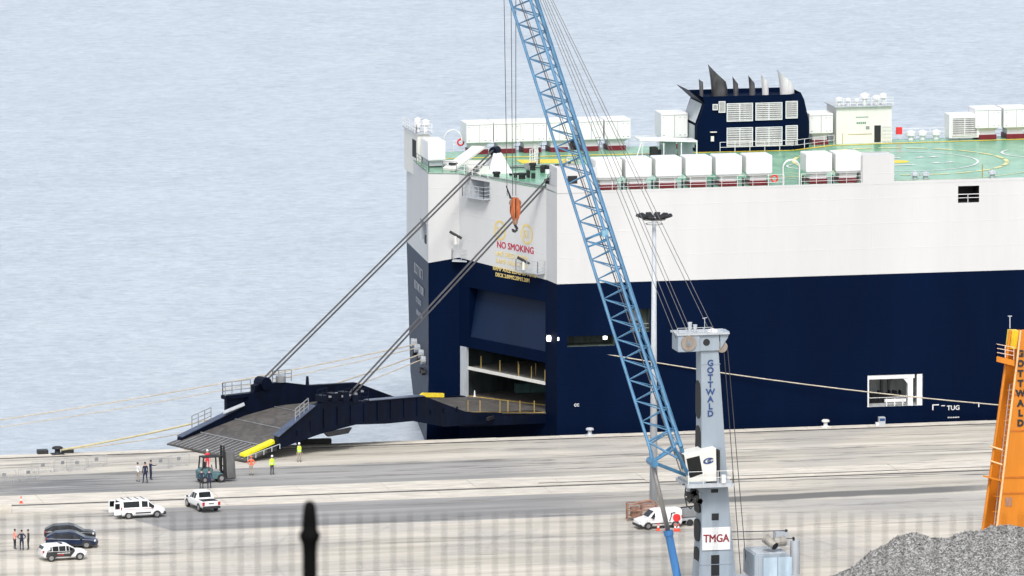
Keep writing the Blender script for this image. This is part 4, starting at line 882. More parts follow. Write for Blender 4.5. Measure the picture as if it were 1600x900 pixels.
# machinery house, tank and muffler on the slewing deck, chassis below the frame
MB().box(-8.0,1.9,YC-1.2,YC+2.0,.62,.85).build('slewing_deck', GREYL, cr)
hx0, hx1 = cp(1179,870,-1).x, cp(1233,870,-1).x
hz = 2.95
MB().box(hx0,hx1,YC-1.0,YC+3.0,.86,hz).build('machinery_house', CRANEG, cr, bevel=.05)
for k in range(5): MB().box(hx0+.2,hx1-.1,YC-.6+k*.75,YC-.25+k*.75,hz+.005,hz+.12).build('roof_rib', GREYL, cr)
for k in range(2): MB().box(hx0+.8+k*1.3,hx0+1.98+k*1.3,YC-1.03,YC-1.0,.9,hz-.25).build('house_door', mat('door_blue_grey', (.42,.52,.6), .4) if not bpy.data.materials.get('door_blue_grey') else bpy.data.materials['door_blue_grey'], cr)
for k in range(4): MB().box(hx0+.1+k*.14,hx0+.16+k*.14,YC-1.04,YC-1.0,.9,hz-.15).build('house_rib', GREYL, cr)
c = cp(1203,848,-.3); MB().tube(c+Vector((-.25,.5,.3)), c+Vector((.35,-.5,-.25)), .42, .36, 14, False).build('muffler_outlet', mat('muffler_tan', (.36,.34,.3), .5, .3, var=.3), cr); MB().tube(c+Vector((.35,.1,.0)), c+Vector((1.4,.3,.05)), .42, n=14).build('muffler', bpy.data.materials['muffler_tan'], cr)
c = cp(1203,848,-.3); MB().tube(c+Vector((.30,-.42,-.21)), c+Vector((.33,-.49,-.245)), .31, n=14).build('muffler_mouth', DARK, cr)
tx = cp(1242,870,1).x; MB().tube((tx,YC+1,.86),(tx,YC+1,3.75),.43,n=16).build('air_tank', GREYL, cr, smooth=False); MB().tube((tx-.1,YC+1,3.75),(tx-.15,YC+1,4.05),.1).build('tank_fitting', DARK, cr)
MB().box(cp(1213,840,3).x,cp(1232,840,3).x,YC+3.0,YC+4.2,3.0,4.15).build('filter_box', GREYL, cr); c = cp(1229,829,3.2); MB().tube(c+Vector((-.1,0,-.3)), c+Vector((0,0,.1)), .12).build('filter_cap', DARK, cr)
for py, xe in ((829,1229),(841,1242)): wire(cp(1142,py+2,.5), cp(xe,py,2.0), .045)
MB().box(-9.5,2.2,YC-5,YC+1.2,.3,.6).build('chassis', CRANEG, cr)
for x in (-8.5,-6.5,-4,-1,1.2):
    for y in (YC-4.8,YC-2.6): MB().tube((x,y-.3,.5),(x,y+.3,.5),.5,n=14).build('wheel', BLACK, cr)
# hook block hangs from the ropes: its own thing
hk = at(805,333,Y=YC+TY); t = root('hook_block', 'orange crane hook block hanging in front of the white stern', 'hook block', tuple(hk))
hb_ = [(-.24,1.35),(.24,1.35),(.4,1.0),(.42,.1),(.24,-.5),(-.24,-.5),(-.42,.1),(-.4,1.0)]
for dy_ in (-.3,.22): MB().loft([[(hk.x+x,hk.y+dy_+e_,hk.z+z) for x, z in hb_] for e_ in (0,.08)]).build('cheek_plate', HOOKOR, t)
for dx in (-.22,.22): MB().tube((hk.x+dx,hk.y-.2,hk.z+.9),(hk.x+dx,hk.y+.2,hk.z+.9),.3,n=14).build('sheave', RUST, t)
MB().box(hk.x-.08,hk.x+.02,hk.y-.34,hk.y-.3,hk.z-.4,hk.z+1.3).build('dark_strap', DARK, t)
MB().lathe([(.28,-.5),(.22,-.9),(.15,-1.0),(.0,-1.0)], hk, 10).build('swivel', RUST, t)
MB().path([hk+Vector((x*.32,0,-1.0+z*.32)) for x, z in ((0,.1),(.0,-.4),(.4,-.8),(.5,-1.3),(.2,-1.8),(-.3,-1.9),(-.65,-1.6),(-.6,-1.2))], .12, 8).build('hook', BLACK, t)
MB().tube(hk+Vector((-.4,0,1.3)), hk+Vector((-.8,0,2.4)), .1, .04, 6).build('rope_wedge', DARK, t)
# ------------------------------------------------------------------ orange crane
YO = -70.73
oc = root('orange_crane_tower', 'tall orange crane tower with a caged ladder at the right picture edge', 'crane', (24.5,YO+1.5,0))
def op(px, py, dy=0): return at(px, py, Y=YO+dy)
fa = [(1549,905),(1596,515),(1640,515),(1655,905)]
body = MB().loft([[op(x,y) for x, y in fa],[op(x,y,2.8) for x, y in fa]]).build('tower_body', ORANGE, oc, bevel=.05)
sd_ = [(1524,905),(1578,515),(1594,515),(1550,905)]
MB().loft([[op(x,y,3.0) for x, y in sd_],[op(x,y,3.3) for x, y in sd_]]).build('rear_plate', ORANGE, oc)
MB().tube(op(1525,905,.3), op(1579,516,.3), .14, n=6).build('corner_post', ORANGE, oc)
MB().tube(op(1548,905,-.05), op(1595,516,-.05), .1, n=6).build('corner_post', mat('pale_orange', (.8,.5,.25), .5), oc)
for y in (615,672,745,770): k = (y-515)/390; x0 = 1596-46*k; MB().slabp([op(x0,y,-.04),op(1660,y-2,-.04),op(1660,y+1,-.04),op(x0,y+3,-.04)], (0,.04,0)).build('weld_flange', mat('flange_orange', (.45,.13,.008), .5) if not bpy.data.materials.get('flange_orange') else bpy.data.materials['flange_orange'], body)
for i, ch in enumerate('GOTTWALD'): text('lettering', ch, .78, BLACK, body, op(1594.5,557+i*15.5,-.05), (1,0,0), (0,0,1), .02, 1., .045, 'CENTER')
for k in range(2): a = op(1571+k*5.5,791,-.03); b = op(1575.5+k*5.5,777,-.03); MB().box(a.x,b.x,YO-.05,YO+.05,a.z,b.z).build('vent_grille', RUST, body)
ld_ = MB()
for s_ in (0,8): ld_.tube(op(1547+s_*.9,880,1.2), op(1578+s_*.9,600,1.2), .04, n=5)
for k in range(36): t0 = k/35; ld_.tube(op(1547+31*t0,880-280*t0,1.2), op(1554+31*t0,880-280*t0,1.2), .025, n=4)
ld_.build('ladder', GREYL, oc)
cg = MB()
for k in range(12): t0 = k/11; y = 870-260*t0; x0 = 1545+31*t0; cg.path([op(x0,y,.9), op(x0-2,y,.3), op(x0+5,y,0), op(x0+11,y,.3), op(x0+10,y,.9)], .03, 4)
cg.build('ladder_cage', ORANGE, oc)
for y, w2 in ((565,0),(745,1)):
    x0 = 1557 if not w2 else 1536; MB().slabp([op(x0,y,-.6),op(x0+28,y+7,-.6),op(x0+28,y+7,1.6),op(x0,y,1.6)], (0,0,.5 if not w2 else .15)).build('platform', ORANGE, oc)
    if not w2: rail([op(x0,y-8 if not w2 else y,1.6),op(x0,y-8 if not w2 else y,-.6),op(x0+27,y-3 if not w2 else y+7,-.6)], 1.1, .04, .8, 3).build('platform_rail', mat('rail_pale', (.7,.5,.4), .5) if not bpy.data.materials.get('rail_pale') else bpy.data.materials['rail_pale'], oc)
for y in (697,720): MB().tube(op(1547,y,0), op(1566,y+6,0), .08, n=5).build('cross_brace', bpy.data.materials['pale_orange'], oc)
MB().tube(op(1578,513,.5), op(1578,494,.5), .05, n=5).tube(op(1575,494,.5), op(1581,494,.5), .05, n=5).build('mast_rod', GREYL, oc)
MB().slabp([op(1579,517,1),op(1592,517,1),op(1588,545,1),op(1576,545,1)], (0,1,0)).build('top_drum', YELLOW, oc)
# ------------------------------------------------------------------ gravel heap: real stones over a heaped core
random.seed(21); ridge = [(1290,905),(1330,886),(1400,838),(1425,834),(1450,838),(1480,841),(1510,833),(1550,821),(1600,822),(1650,815),(1720,818),(1800,850),(1880,905)]
cx0 = [at(x, y, Y=-88).x for x, y in ridge]; cz0 = [max(0.0, at(x, y, Y=-88).z) for x, y in ridge]
def ridgez(x):
    if x <= cx0[0]: return 0
    for (a, za), (b, zb) in zip(zip(cx0, cz0), zip(cx0[1:], cz0[1:])):
        if a <= x <= b: return za+(zb-za)*(x-a)/(b-a)
    return 0
from mathutils import noise as mn
def gz(x, y):
    d = (y+88); e_ = max(0, -d)*.42 if d < 0 else d*.75
    return max(0, ridgez(x)*1.0 - e_*.8 + .35*mn.noise(Vector((x*.5,y*.5,0))) + .16*mn.noise(Vector((x*1.7,y*1.7,3))))
gm = MB(); nx, ny = 110, 60; gv = []
for j in range(ny+1):
    for i in range(nx+1):
        x = 2+i*38/nx; y = -104+j*26/ny; z = gz(x, y); gv.append((x, y, z-.02 if z > .05 else -.1))
gm.add(gv, [(j*(nx+1)+i, j*(nx+1)+i+1, (j+1)*(nx+1)+i+1, (j+1)*(nx+1)+i) for j in range(ny) for i in range(nx)])
o = gm.build('gravel_pile', GRAVEL, smooth=True, kind='stuff'); tag(o, 'large heap of grey gravel in the lower right corner', 'gravel'); pile = o
sm = MB(); cnt = 0
while cnt < 26000:
    x = random.uniform(3, 27); y = random.uniform(-96,-84); z = gz(x, y)
    if z < .03: continue
    cnt += 1; r = random.uniform(.05,.15)*(2.2 if random.random() < .05 else 1)
    R = Matrix.Rotation(random.random()*6.3, 3, (random.random()-.5, random.random()-.5, random.random()+.1))
    vs = [R @ Vector(q)*(r*.72) for q in ((1,0,-.3),(-.5,.9,-.3),(-.5,-.9,-.3),(0,.1,.9))]; sm.add([Vector((x,y,z))+v for v in vs], [(0,1,2),(0,3,1),(1,3,2),(2,3,0)])
o = sm.build('gravel_stones', GRAVEL, pile); o['kind'] = 'stuff'
# ------------------------------------------------------------------ vehicles
TYRE = mat('tyre', (.02,.02,.021), .8, var=.2); RIM = mat('alloy_rim', (.35,.35,.36), .35, .6, var=.1); LIGHTC = mat('headlamp', (.7,.72,.75), .1, var=.05); TAIL = mat('tail_lamp', (.4,.02,.02), .2, var=.1)
def paint(n, c, r=.3): return mat(n, c, r, var=.04, sc=1.5, stretch=(1,1,1), spec=.4)
WCAR = paint('white_car_paint', (.78,.78,.78)); NAVYCAR = paint('navy_car_paint', (.008,.018,.05)); DKCAR = paint('dark_grey_car_paint', (.018,.02,.024))
PLASTIC = mat('black_plastic', (.03,.03,.032), .6, var=.2)
def vehicle(name, label, cat, loc, rz, st, m, wheels, wr, glass, scr, W, trim=None, lowtrim=True):
    """st: stations rear to front (x, bottom, belt, roof, belt half width, roof half width)"""
    t = root(name, label, cat, loc, rz if rz else .001); rings = []
    for x, zb, zc, zr, wb, wr_ in st:
        half = [(wb*.86,zb),(wb,zb+.14),(wb*1.01,(zb+zc)/2),(wb,zc-.05),(wb*.97,zc),(wr_,max(zc+.02,zr-.07)),(wr_*.88,zr),(wr_*.4,zr+.015)]
        rings.append([(x,-y,z) for y, z in half]+[(x,y,z) for y, z in half[::-1]])
    b = MB().loft(rings).build('body', m, t, smooth=False, bevel=.0)
    def sidepane(i, j, f0_, f1_, z0f=.12, z1f=.92, m_=GLASS, nm='side_window'):
        A_, B_ = st[i], st[j]
        for s_ in (-1, 1):
            P_ = []
            for S_, fx in ((A_, f0_), (B_, f1_)):
                pass
            def pt(fx, fz):
                x = A_[0]+(B_[0]-A_[0])*fx; q = [A_[k]+(B_[k]-A_[k])*fx for k in range(6)]
                yb, yt = q[4]*.97, q[5]; zb_, zt_ = q[2], max(q[2]+.02, q[3]-.07)
                return Vector((x, s_*(yb+(yt-yb)*fz+.012), zb_+(zt_-zb_)*fz))
            MB().slabp([pt(f0_,z0f), pt(f1_,z0f), pt(f1_,z1f), pt(f0_,z1f)], (0,-s_*.02,0)).build(nm, m_, t)
    for g_ in glass: sidepane(*g_)
    for i, j, a, b_ in scr:
        A_, B_ = st[i], st[j]; pts = []
        for f_, sg in ((a,-1),(a,1),(b_,1),(b_,-1)): q = [A_[k]+(B_[k]-A_[k])*f_ for k in range(6)]; pts.append(Vector((q[0], sg*q[5]*.84, q[3]+.02)))
        nrm = (pts[1]-pts[0]).cross(pts[3]-pts[0]).normalized(); nrm = nrm if nrm.z > 0 else -nrm
        MB().slabp(pts, nrm*.015).build('windscreen', GLASS, t)
    for x in wheels:
        for s_ in (-1, 1):
            y = s_*(W-.1); wv = MB().tube((x,y-.11,wr),(x,y+.11,wr),wr,n=18).build('wheel', TYRE, t)
            MB().tube((x,y+s_*.1,wr),(x,y+s_*.125,wr),wr*.62,n=14).build('rim', RIM, wv)
            arch = [(x+(wr+.07)*math.cos(a_), wr+(wr+.07)*math.sin(a_)) for a_ in [math.pi*k/12 for k in range(13)]]
            MB().loft([[(px_,s_*(W*.94),pz) for px_, pz in arch],[(px_,s_*(W*1.012),pz) for px_, pz in arch]]).build('wheel_arch', PLASTIC, t)
    return t
def add_lights(t, xf, xr, zf, zr_, W, hl=.32, tl=.3, rearh=.3):
    for s_ in (-1, 1):
        MB().box(xf-.12,xf+.02,min(s_*W*.55,s_*W*.95),max(s_*W*.55,s_*W*.95),zf,zf+.16).build('headlight', LIGHTC, t, bevel=.03)
        MB().box(xr-.02,xr+.12,min(s_*W*.72,s_*W*.98),max(s_*W*.72,s_*W*.98),zr_,zr_+rearh).build('tail_light', TAIL, t, bevel=.02)
        MB().box(xf-1.35,xf-1.15,min(s_*W*1.0,s_*(W*1.18)),max(s_*W*1.0,s_*(W*1.18)),zf+.3,zf+.45).build('mirror', PLASTIC, t, bevel=.03)
def g0(px, py): p = at(px, py, z=0); return (p.x, p.y, .015)
# white passenger van with its rear doors open
van = [(-2.15,.45,1.05,1.74,.86,.72),(-2.05,.3,1.08,1.84,.92,.76),(-.2,.28,1.08,1.86,.93,.78),(.55,.28,1.06,1.8,.93,.74),(1.35,.28,1.02,1.12,.92,.74),(2.0,.3,.9,.98,.86,.7),(2.22,.4,.72,.8,.74,.6)]
c = at(221,811,z=0); t = vehicle('passenger_van', 'white passenger van with roof bars and its rear doors open', 'van', (c.x+.1,c.y+1.1,.015), math.radians(7), van, WCAR, (-1.42,1.36), .33, [(1,2,.08,.92,.1,.92),(3,4,.06,.72,.1,.86),(2,3,.12,.9,.1,.92)], [(3,4,.12,.92)], .92)
t.scale = (.95,.95,.9); add_lights(t, 2.15, -2.15, .72, .9, .92)
MB().box(1.95,2.3,-.85,.85,.28,.58).build('bumper', PLASTIC, t, bevel=.05); MB().box(-2.28,-2.1,-.85,.85,.3,.5).build('rear_bumper', PLASTIC, t, bevel=.05)
for s_ in (-1,1): MB().box(-.75,.75,min(s_*.93,s_*.96),max(s_*.93,s_*.96),.52,.64).build('side_trim', PLASTIC, t); MB().box(-2.0,.9,min(s_*.935,s_*.945),max(s_*.935,s_*.945),.96,.99).build('red_line', CRIMSON, t)
for x in (-1.7,-1.1,-.4,.2): MB().box(x-.025,x+.025,-.72,.72,1.9,1.94).build('roof_bar', BLACK, t)
for s_ in (-1,1):
    d_ = MB().box(-2.85,-2.18,min(s_*.86,s_*.91),max(s_*.86,s_*.91),.45,1.75).build('rear_door', WCAR, t, bevel=.06); MB().box(-2.75,-2.3,min(s_*.84,s_*.93),max(s_*.84,s_*.93),1.05,1.6).build('rear_door_window', GLASS, d_)
MB().box(-2.19,-2.15,-.7,.7,.5,1.7).build('load_opening', DARK, t)
# pickup seen from behind
pk = [(-2.6,.5,1.05,1.07,.88,.8),(-2.5,.42,1.08,1.1,.92,.86),(-1.05,.4,1.08,1.1,.92,.86),(-.95,.4,1.1,1.15,.92,.72),(-.7,.4,1.1,1.78,.92,.68),(.55,.4,1.08,1.8,.92,.68),(1.25,.4,1.04,1.14,.92,.72),(2.3,.42,.98,1.02,.88,.7),(2.6,.5,.78,.85,.76,.6)]
hdg = math.atan2(.92,-.39)-TH
c = at(336,801,z=0); t = vehicle('pickup_truck', 'white double-cab pickup truck seen from behind with black load bed', 'pickup', (c.x+2.6*math.cos(hdg)-.3,c.y+2.4*math.sin(hdg),.015), hdg, pk, WCAR, (-1.55,1.55), .39, [(4,5,.06,.45,.1,.9),(4,5,.52,.95,.1,.9),(5,6,.05,.55,.1,.8)], [(5,6,.1,.92),(3,4,.15,.9)], .92)
t.scale = (.93,.95,.92); add_lights(t, 2.5, -2.6, .75, .7, .92, rearh=.36)
MB().box(-2.45,-1.05,-.76,.76,1.09,1.125).build('load_bed', DARK, t)
MB().box(-2.78,-2.55,-.86,.86,.42,.66).build('rear_bumper', PLASTIC, t, bevel=.04); MB().box(-2.63,-2.6,-.25,.25,.86,.94).build('tailgate_handle', PLASTIC, t)
MB().box(-.85,-.8,-.5,.5,1.84,1.9).build('roof_bar', LETW, t)
# two dark cars and a small white and black hatchback
suv = [(-2.25,.5,.96,1.04,.84,.72),(-2.1,.34,1.0,1.2,.9,.74),(-1.5,.3,.98,1.55,.92,.78),(-.2,.28,.96,1.66,.93,.8),(.3,.28,.95,1.56,.93,.78),(1.2,.28,.94,1.02,.92,.72),(1.95,.3,.88,.93,.88,.68),(2.22,.42,.66,.72,.74,.55)]
for px, py, rz, m, lb in ((114,856,-14,NAVYCAR,'navy blue SUV parked between the black one and the white hatchback'),(111,845,-12,DKCAR,'dark grey SUV parked behind the blue one')):
    c = at(px, py, z=0); t = vehicle('parked_car', lb, 'car', (c.x,c.y+.5,.015), math.radians(rz), suv, m, (-1.33,1.35), .35, [(1,2,.35,.95,.1,.8),(2,3,.03,.46,.08,.9),(2,3,.5,.97,.08,.9),(4,5,.02,.6,.08,.85),(3,4,.1,.9,.08,.9)], [(4,5,.08,.9),(0,1,.2,.85)], .92)
    t.scale = (1,1,.86); t['group'] = 'cars parked at the lower left'; add_lights(t, 2.12, -2.18, .7, .85, .9, rearh=.2)
    MB().box(2.05,2.27,-.8,.8,.3,.5).build('bumper', PLASTIC, t, bevel=.04)
    for s_ in (-1,1): MB().box(-1.9,1.9,min(s_*.91,s_*.94),max(s_*.91,s_*.94),.3,.4).build('side_trim', PLASTIC, t)
hat = [(-2.02,.5,.95,1.12,.8,.64),(-1.85,.34,.96,1.42,.86,.7),(-1.2,.28,.93,1.54,.88,.75),(.05,.26,.9,1.56,.89,.76),(.35,.26,.9,1.5,.89,.74),(1.2,.26,.9,.98,.88,.66),(1.8,.28,.82,.88,.84,.6),(2.04,.42,.62,.68,.68,.5)]
c = at(101,877,z=0); t = vehicle('patrol_car', 'small white hatchback with black side panel and light bar', 'car', (c.x,c.y+.95,.015), math.radians(7), hat, WCAR, (-1.28,1.3), .33, [(1,2,.3,.95,.1,.85),(2,3,.03,.46,.08,.9),(2,3,.5,.97,.08,.9),(4,5,.02,.6,.08,.85),(3,4,.1,.9,.08,.9)], [(4,5,.08,.9),(0,1,.05,.95)], .88)
t.scale = (1,1,.92); t['group'] = 'cars parked at the lower left'; add_lights(t, 1.95, -2.0, .66, .82, .86, rearh=.25)
for s_ in (-1,1):
    MB().slabp([(-1.8,s_*.88,.45),(.45,s_*.9,.4),(.85,s_*.9,.9),(-1.7,s_*.88,.95)], (0,s_*.015,0)).build('black_side_panel', PLASTIC, t)
    m_ = MB()
    for k in range(9): m_.box(-.75+k*.13,-.66+k*.13,min(s_*.91,s_*.925),max(s_*.91,s_*.925),.72,.8)
    m_.build('panel_lettering', LETW, t); m_ = MB()
    for k in range(5): m_.box(-.7+k*.11,-.62+k*.11,min(s_*.91,s_*.925),max(s_*.91,s_*.925),.58,.64)
    m_.build('panel_lettering', BRIGHTRED, t)
MB().box(-.35,-.15,-.45,.45,1.58,1.68).build('light_bar', NAVYCAR, t, bevel=.03)
MB().box(-1.95,-1.5,-.6,.6,1.0,1.02).build('rear_shelf', BLACK, t)
# white panel van by the light mast
pv = [(-2.1,.45,1.05,1.76,.86,.74),(-2.0,.3,1.08,1.82,.91,.77),(.15,.28,1.08,1.84,.92,.77),(.6,.28,1.06,1.76,.92,.74),(1.3,.28,1.02,1.1,.91,.74),(1.95,.3,.88,.96,.85,.68),(2.18,.4,.7,.78,.72,.58)]
c = at(1032,827,z=0); t = vehicle('panel_van', 'white panel van with round red emblem parked behind the boom cylinder', 'van', (c.x,c.y+.95,.015), math.radians(188), pv, WCAR, (-1.4,1.32), .33, [(3,4,.02,.75,.1,.86)], [(3,4,.12,.92)], .91)
t.scale = (.95,.95,.93); add_lights(t, 2.1, -2.1, .72, .9, .92); MB().box(1.9,2.26,-.84,.84,.28,.52).build('bumper', PLASTIC, t, bevel=.05)
for s_ in (-1,1):
    MB().box(-1.0,1.0,min(s_*.92,s_*.95),max(s_*.92,s_*.95),.5,.6).build('side_trim', PLASTIC, t)
    MB().tube((-1.5,s_*.85,1.0),(-1.5,s_*.985,1.0),.37,n=20).build('red_emblem', BRIGHTRED, t)
    MB().slabp([(-.85,s_*.925,.7),(-.75,s_*.925,.7),(-.9,s_*.925,1.1),(-.95,s_*.9,1.5),(-1.4,s_*.88,1.55),(-1.4,s_*.89,1.47),(-1.05,s_*.9,1.42),(-1.0,s_*.925,1.1)], (0,s_*.015,0)).build('black_stripe', BLACK, t)
t = root('compressor_trailer', 'small dark trailer compressor behind the white panel van', 'trailer', (at(1073,820,z=0).x,at(1073,820,z=0).y,0), .2)
MB().box(-.8,.8,-.6,.6,.75,1.5).build('compressor_body', GREYM, t, bevel=.1); MB().box(-.85,.85,-.62,.62,.5,.72).build('compressor_skirt', GREYL, t); MB().path([(-.85,-.6,.6),(-.85,-.6,1.7),(.3,-.6,1.75)], .07).build('roll_bar', BLACK, t)
for s_ in (-1,1): MB().tube((0,s_*.62,.3),(0,s_*.75,.3),.3,n=14).build('wheel', TYRE, t)
p = at(1005,814,z=0); t = root('steel_frame_pallet', 'rust brown steel frame skid standing left of the white panel van', 'skid', (p.x,p.y+.6,0), math.radians(-8))
fr = MB()
for x in (-1.3,0,1.3):
    for y in (-.6,.6): fr.box(x-.06,x+.06,y-.06,y+.06,0,1.5)
for z in (.3,.9,1.45):
    for y in (-.6,.6): fr.box(-1.3,1.3,y-.05,y+.05,z,z+.1)
    for x in (-1.3,1.3): fr.box(x-.05,x+.05,-.6,.6,z+.002,z+.098)
fr.build('skid_frame', RUST, t); MB().box(-1.0,-.2,-.4,.4,.35,1.2).build('engine_block', RUST, t, bevel=.05); MB().box(.1,1.2,-.45,.45,1.0,1.35).build('tank', mat('skid_pink', (.5,.33,.27), .6), t, bevel=.05); MB().tube((-.6,0,1.5),(.9,.1,1.75),.12).build('pipe_roll', RUST, t)
# forklift carrying a tall grey slab
p = at(334,756,z=0); rz = math.radians(8); t = root('forklift', 'teal forklift carrying a tall dark grey slab upright on its forks', 'forklift', (p.x,p.y+1.1,0), rz)
MB().side([(-1.3,.35),(-1.35,1.1),(-.9,1.35),(-.2,1.3),(.0,.9),(.9,.85),(1.0,.35)], -.65, .65).build('forklift_body', TEAL, t, bevel=.06)
for x, r in ((-.85,.32),(.75,.4)):
    for s_ in (-1,1): wv = MB().tube((x,s_*.55-.14,r),(x,s_*.55+.14,r),r,n=16).build('wheel', TYRE, t); MB().tube((x,s_*.69,r),(x,s_*.715,r),r*.5,n=12).build('rim', RIM, wv)
cg = MB()
for x in (-1.05,.65):
    for y in (-.58,.58): cg.tube((x,y,1.1),(x*.9,y*.92,2.35),.07,n=6)
cg.box(-1.0,.65,-.58,.58,2.34,2.42); cg.build('overhead_guard', DARK, t)
MB().box(-.6,-.1,-.28,.28,1.2,1.35).box(-.7,-.58,-.28,.28,1.3,1.9).build('driver_seat', BLACK, t, bevel=.04); MB().tube((.1,0,1.0),(.0,0,1.6),.04).build('steering_column', BLACK, t)
ma = MB()
for y in (-.42,.42): ma.box(1.0,1.14,y-.07,y+.07,.1,3.3)
for z in (.5,1.4,2.3,3.2): ma.box(1.02,1.12,-.4,.4,z,z+.08)
for y in (-.2,.2): ma.tube((1.08,y,.3),(1.08,y,3.1),.04,n=5)
ma.build('mast', DARK, t); MB().box(1.14,1.2,-.55,.55,.35,.95).build('fork_carriage', DARK, t)
for y in (-.35,.35): MB().box(1.2,2.2,y-.07,y+.07,.25,.3).build('fork', DARK, t)
q = Vector((p.x,p.y+1.1,0))+Matrix.Rotation(rz,3,'Z') @ Vector((1.75,-.1,.32)); M = Matrix.Translation((0,0,0)) @ Matrix.Rotation(-.06,4,'Y')
t = root('grey_slab', 'tall dark grey padded slab held upright on the forklift forks', 'slab', tuple(q), rz)
MB().box(-.42,.42,-.55,.55,0,2.55,M).build('slab_body', mat('slab_grey', (.11,.11,.11), .7, var=.3), t, bevel=.1)
# ------------------------------------------------------------------ people
def person(label, x, y, heading, top, legs, hat=None, pose='stand', sc=1., sleeves=None, vest=None, z=.015, hair=(.03,.02,.015)):
    t = root('person', label, 'person', (x,y,z), heading if heading else .001); t.scale = (sc,)*3
    V = []; Ed = []; R = []
    def ch(pts, rs, start=None):
        last = start
        for p_, r in zip(pts, rs):
            V.append(Vector(p_)); R.append(r); k = len(V)-1
            if last is not None: Ed.append((last, k))
            last = k
        return last
    ch([(0,0,.95)], [.125]); chest = ch([(0,0,1.12),(.01,0,1.32),(.0,0,1.44)], [.125,.145,.11], 0)
    ch([(.01,0,1.54),(.03,0,1.62),(.035,0,1.72)], [.055,.085,.075], chest)
    step = .13 if pose == 'walk' else .0
    for s_ in (-1, 1):
        k = ch([(0,s_*.1,.88),(.03+s_*step*.5,s_*.12,.5),(-.01+s_*step,s_*.125,.09),(.14+s_*step,s_*.15,.045)], [.095,.062,.045,.042], 0)
        if pose == 'cross' : arm = [(0,s_*.2,1.42),(.02,s_*.27,1.16),(.2,s_*.1,1.16),(.24,s_*-.02,1.18)]
        elif pose == 'hips': arm = [(0,s_*.2,1.42),(-.06,s_*.36,1.18),(.08,s_*.2,1.02),(.1,s_*.15,1.0)]
        elif pose == 'point' and s_ < 0: arm = [(0,s_*.2,1.42),(.15,s_*.3,1.32),(.4,s_*.38,1.38),(.5,s_*.4,1.4)]
        else: arm = [(0,s_*.2,1.42),(-.01,s_*.25,1.15),(.05,s_*.26,.9),(.07,s_*.26,.82)]
        k = ch(arm, [.065,.048,.034,.03], chest); hp = Vector(arm[3]); dr = (Vector(arm[3])-Vector(arm[2])).normalized(); sd2 = Vector((0,1,0)) if abs(dr.y) < .7 else Vector((0,0,1))
        for f_, ln in zip((-1.5,-.5,.5,1.5), (.07,.085,.08,.065)): ch([hp+dr*.03+sd2*f_*.018, hp+dr*(.03+ln)+sd2*f_*.02+Vector((.012,0,0))], [.0095,.008], k)
        ch([hp+sd2*.035+dr*.01, hp+sd2*.055+dr*.05], [.011,.009], k)
    me = bpy.data.meshes.new('body'); me.from_pydata(V, Ed, []); o = bpy.data.objects.new('body', me); C.objects.link(o)
    md = o.modifiers.new('s', 'SKIN'); md.use_smooth_shade = True; 
    for i, sv in enumerate(me.skin_vertices[0].data): sv.radius = (R[i]*.78 if R[i] > .1 else R[i], R[i]); sv.use_root = (i == 0)
    ms = o.modifiers.new('u', 'SUBSURF'); ms.levels = 1; ms.render_levels = 1
    dg = bpy.context.evaluated_depsgraph_get(); m2 = bpy.data.meshes.new_from_object(o.evaluated_get(dg)); o.modifiers.clear(); o.data = m2; o.parent = t
    m2.materials.clear()
    for m_ in (SKIN, top, legs, BLACK, sleeves or top): m2.materials.append(m_)
    for pl in m2.polygons:
        c_ = pl.center; r_ = abs(c_.y)
        if c_.z < .11: k = 3
        elif c_.z < .96 and r_ < .23 and not (pose == 'walk' and False): k = 2
        elif c_.z > 1.5 and r_ < .13: k = 0
        elif r_ > .175 and c_.z > .88 or (pose in ('cross','point') and c_.x > .16): k = 4
        elif r_ > .2 and c_.z <= .88: k = 0
        else: k = 1
        if pose == 'point' and c_.x > .42: k = 0
        pl.material_index = k; pl.use_smooth = True
    hm = hat or HAIR
    MB().lathe([(.098,1.66),(.108,1.7),(.1,1.79),(.06,1.835),(0,1.84)] if hat else [(.086,1.68),(.092,1.72),(.08,1.79),(.04,1.815),(0,1.82)], (.02,0,0), 12).build('hard_hat' if hat else 'hair', hm, t, smooth=True)
    fc = MB().box(.108,.13,-.012,.012,1.635,1.665); fc.build('nose', SKIN, t)
    for s_ in (-1,1): MB().box(.1,.118,min(s_*.022,s_*.042),max(s_*.022,s_*.042),1.665,1.678).build('eye', BLACK, t); MB().box(.02,.045,min(s_*.083,s_*.1),max(s_*.083,s_*.1),1.62,1.67).build('ear', SKIN, t)
    MB().box(.105,.118,-.022,.022,1.6,1.607).build('mouth', CRIMSON, t)
    if vest:
        MB().loft([[(.0+a*math.cos(q_), b_*math.sin(q_), z_) for q_ in [2*math.pi*i/14 for i in range(14)]] for z_, a, b_ in ((.92,.15,.2),(1.1,.155,.205),(1.3,.165,.225),(1.45,.12,.2))], cap=False).build('vest', vest, t, smooth=True)
        MB().loft([[(.0+a*math.cos(q_), b_*math.sin(q_), z_) for q_ in [2*math.pi*i/14 for i in range(14)]] for z_, a, b_ in ((1.08,.16,.21),(1.13,.162,.213))], cap=False).build('reflective_band', LETW, t)
    return t
HAIR = mat('dark_hair', (.02,.015,.012), .7); HIV = mat('hi_vis_yellow', (.55,.85,.05), .7, var=.1); HIO = mat('hi_vis_orange', (.85,.16,.07), .7, var=.1); JEANS = mat('dark_trousers', (.03,.03,.035), .8); SHIRTW = mat('white_shirt', (.75,.75,.76), .7, var=.05)
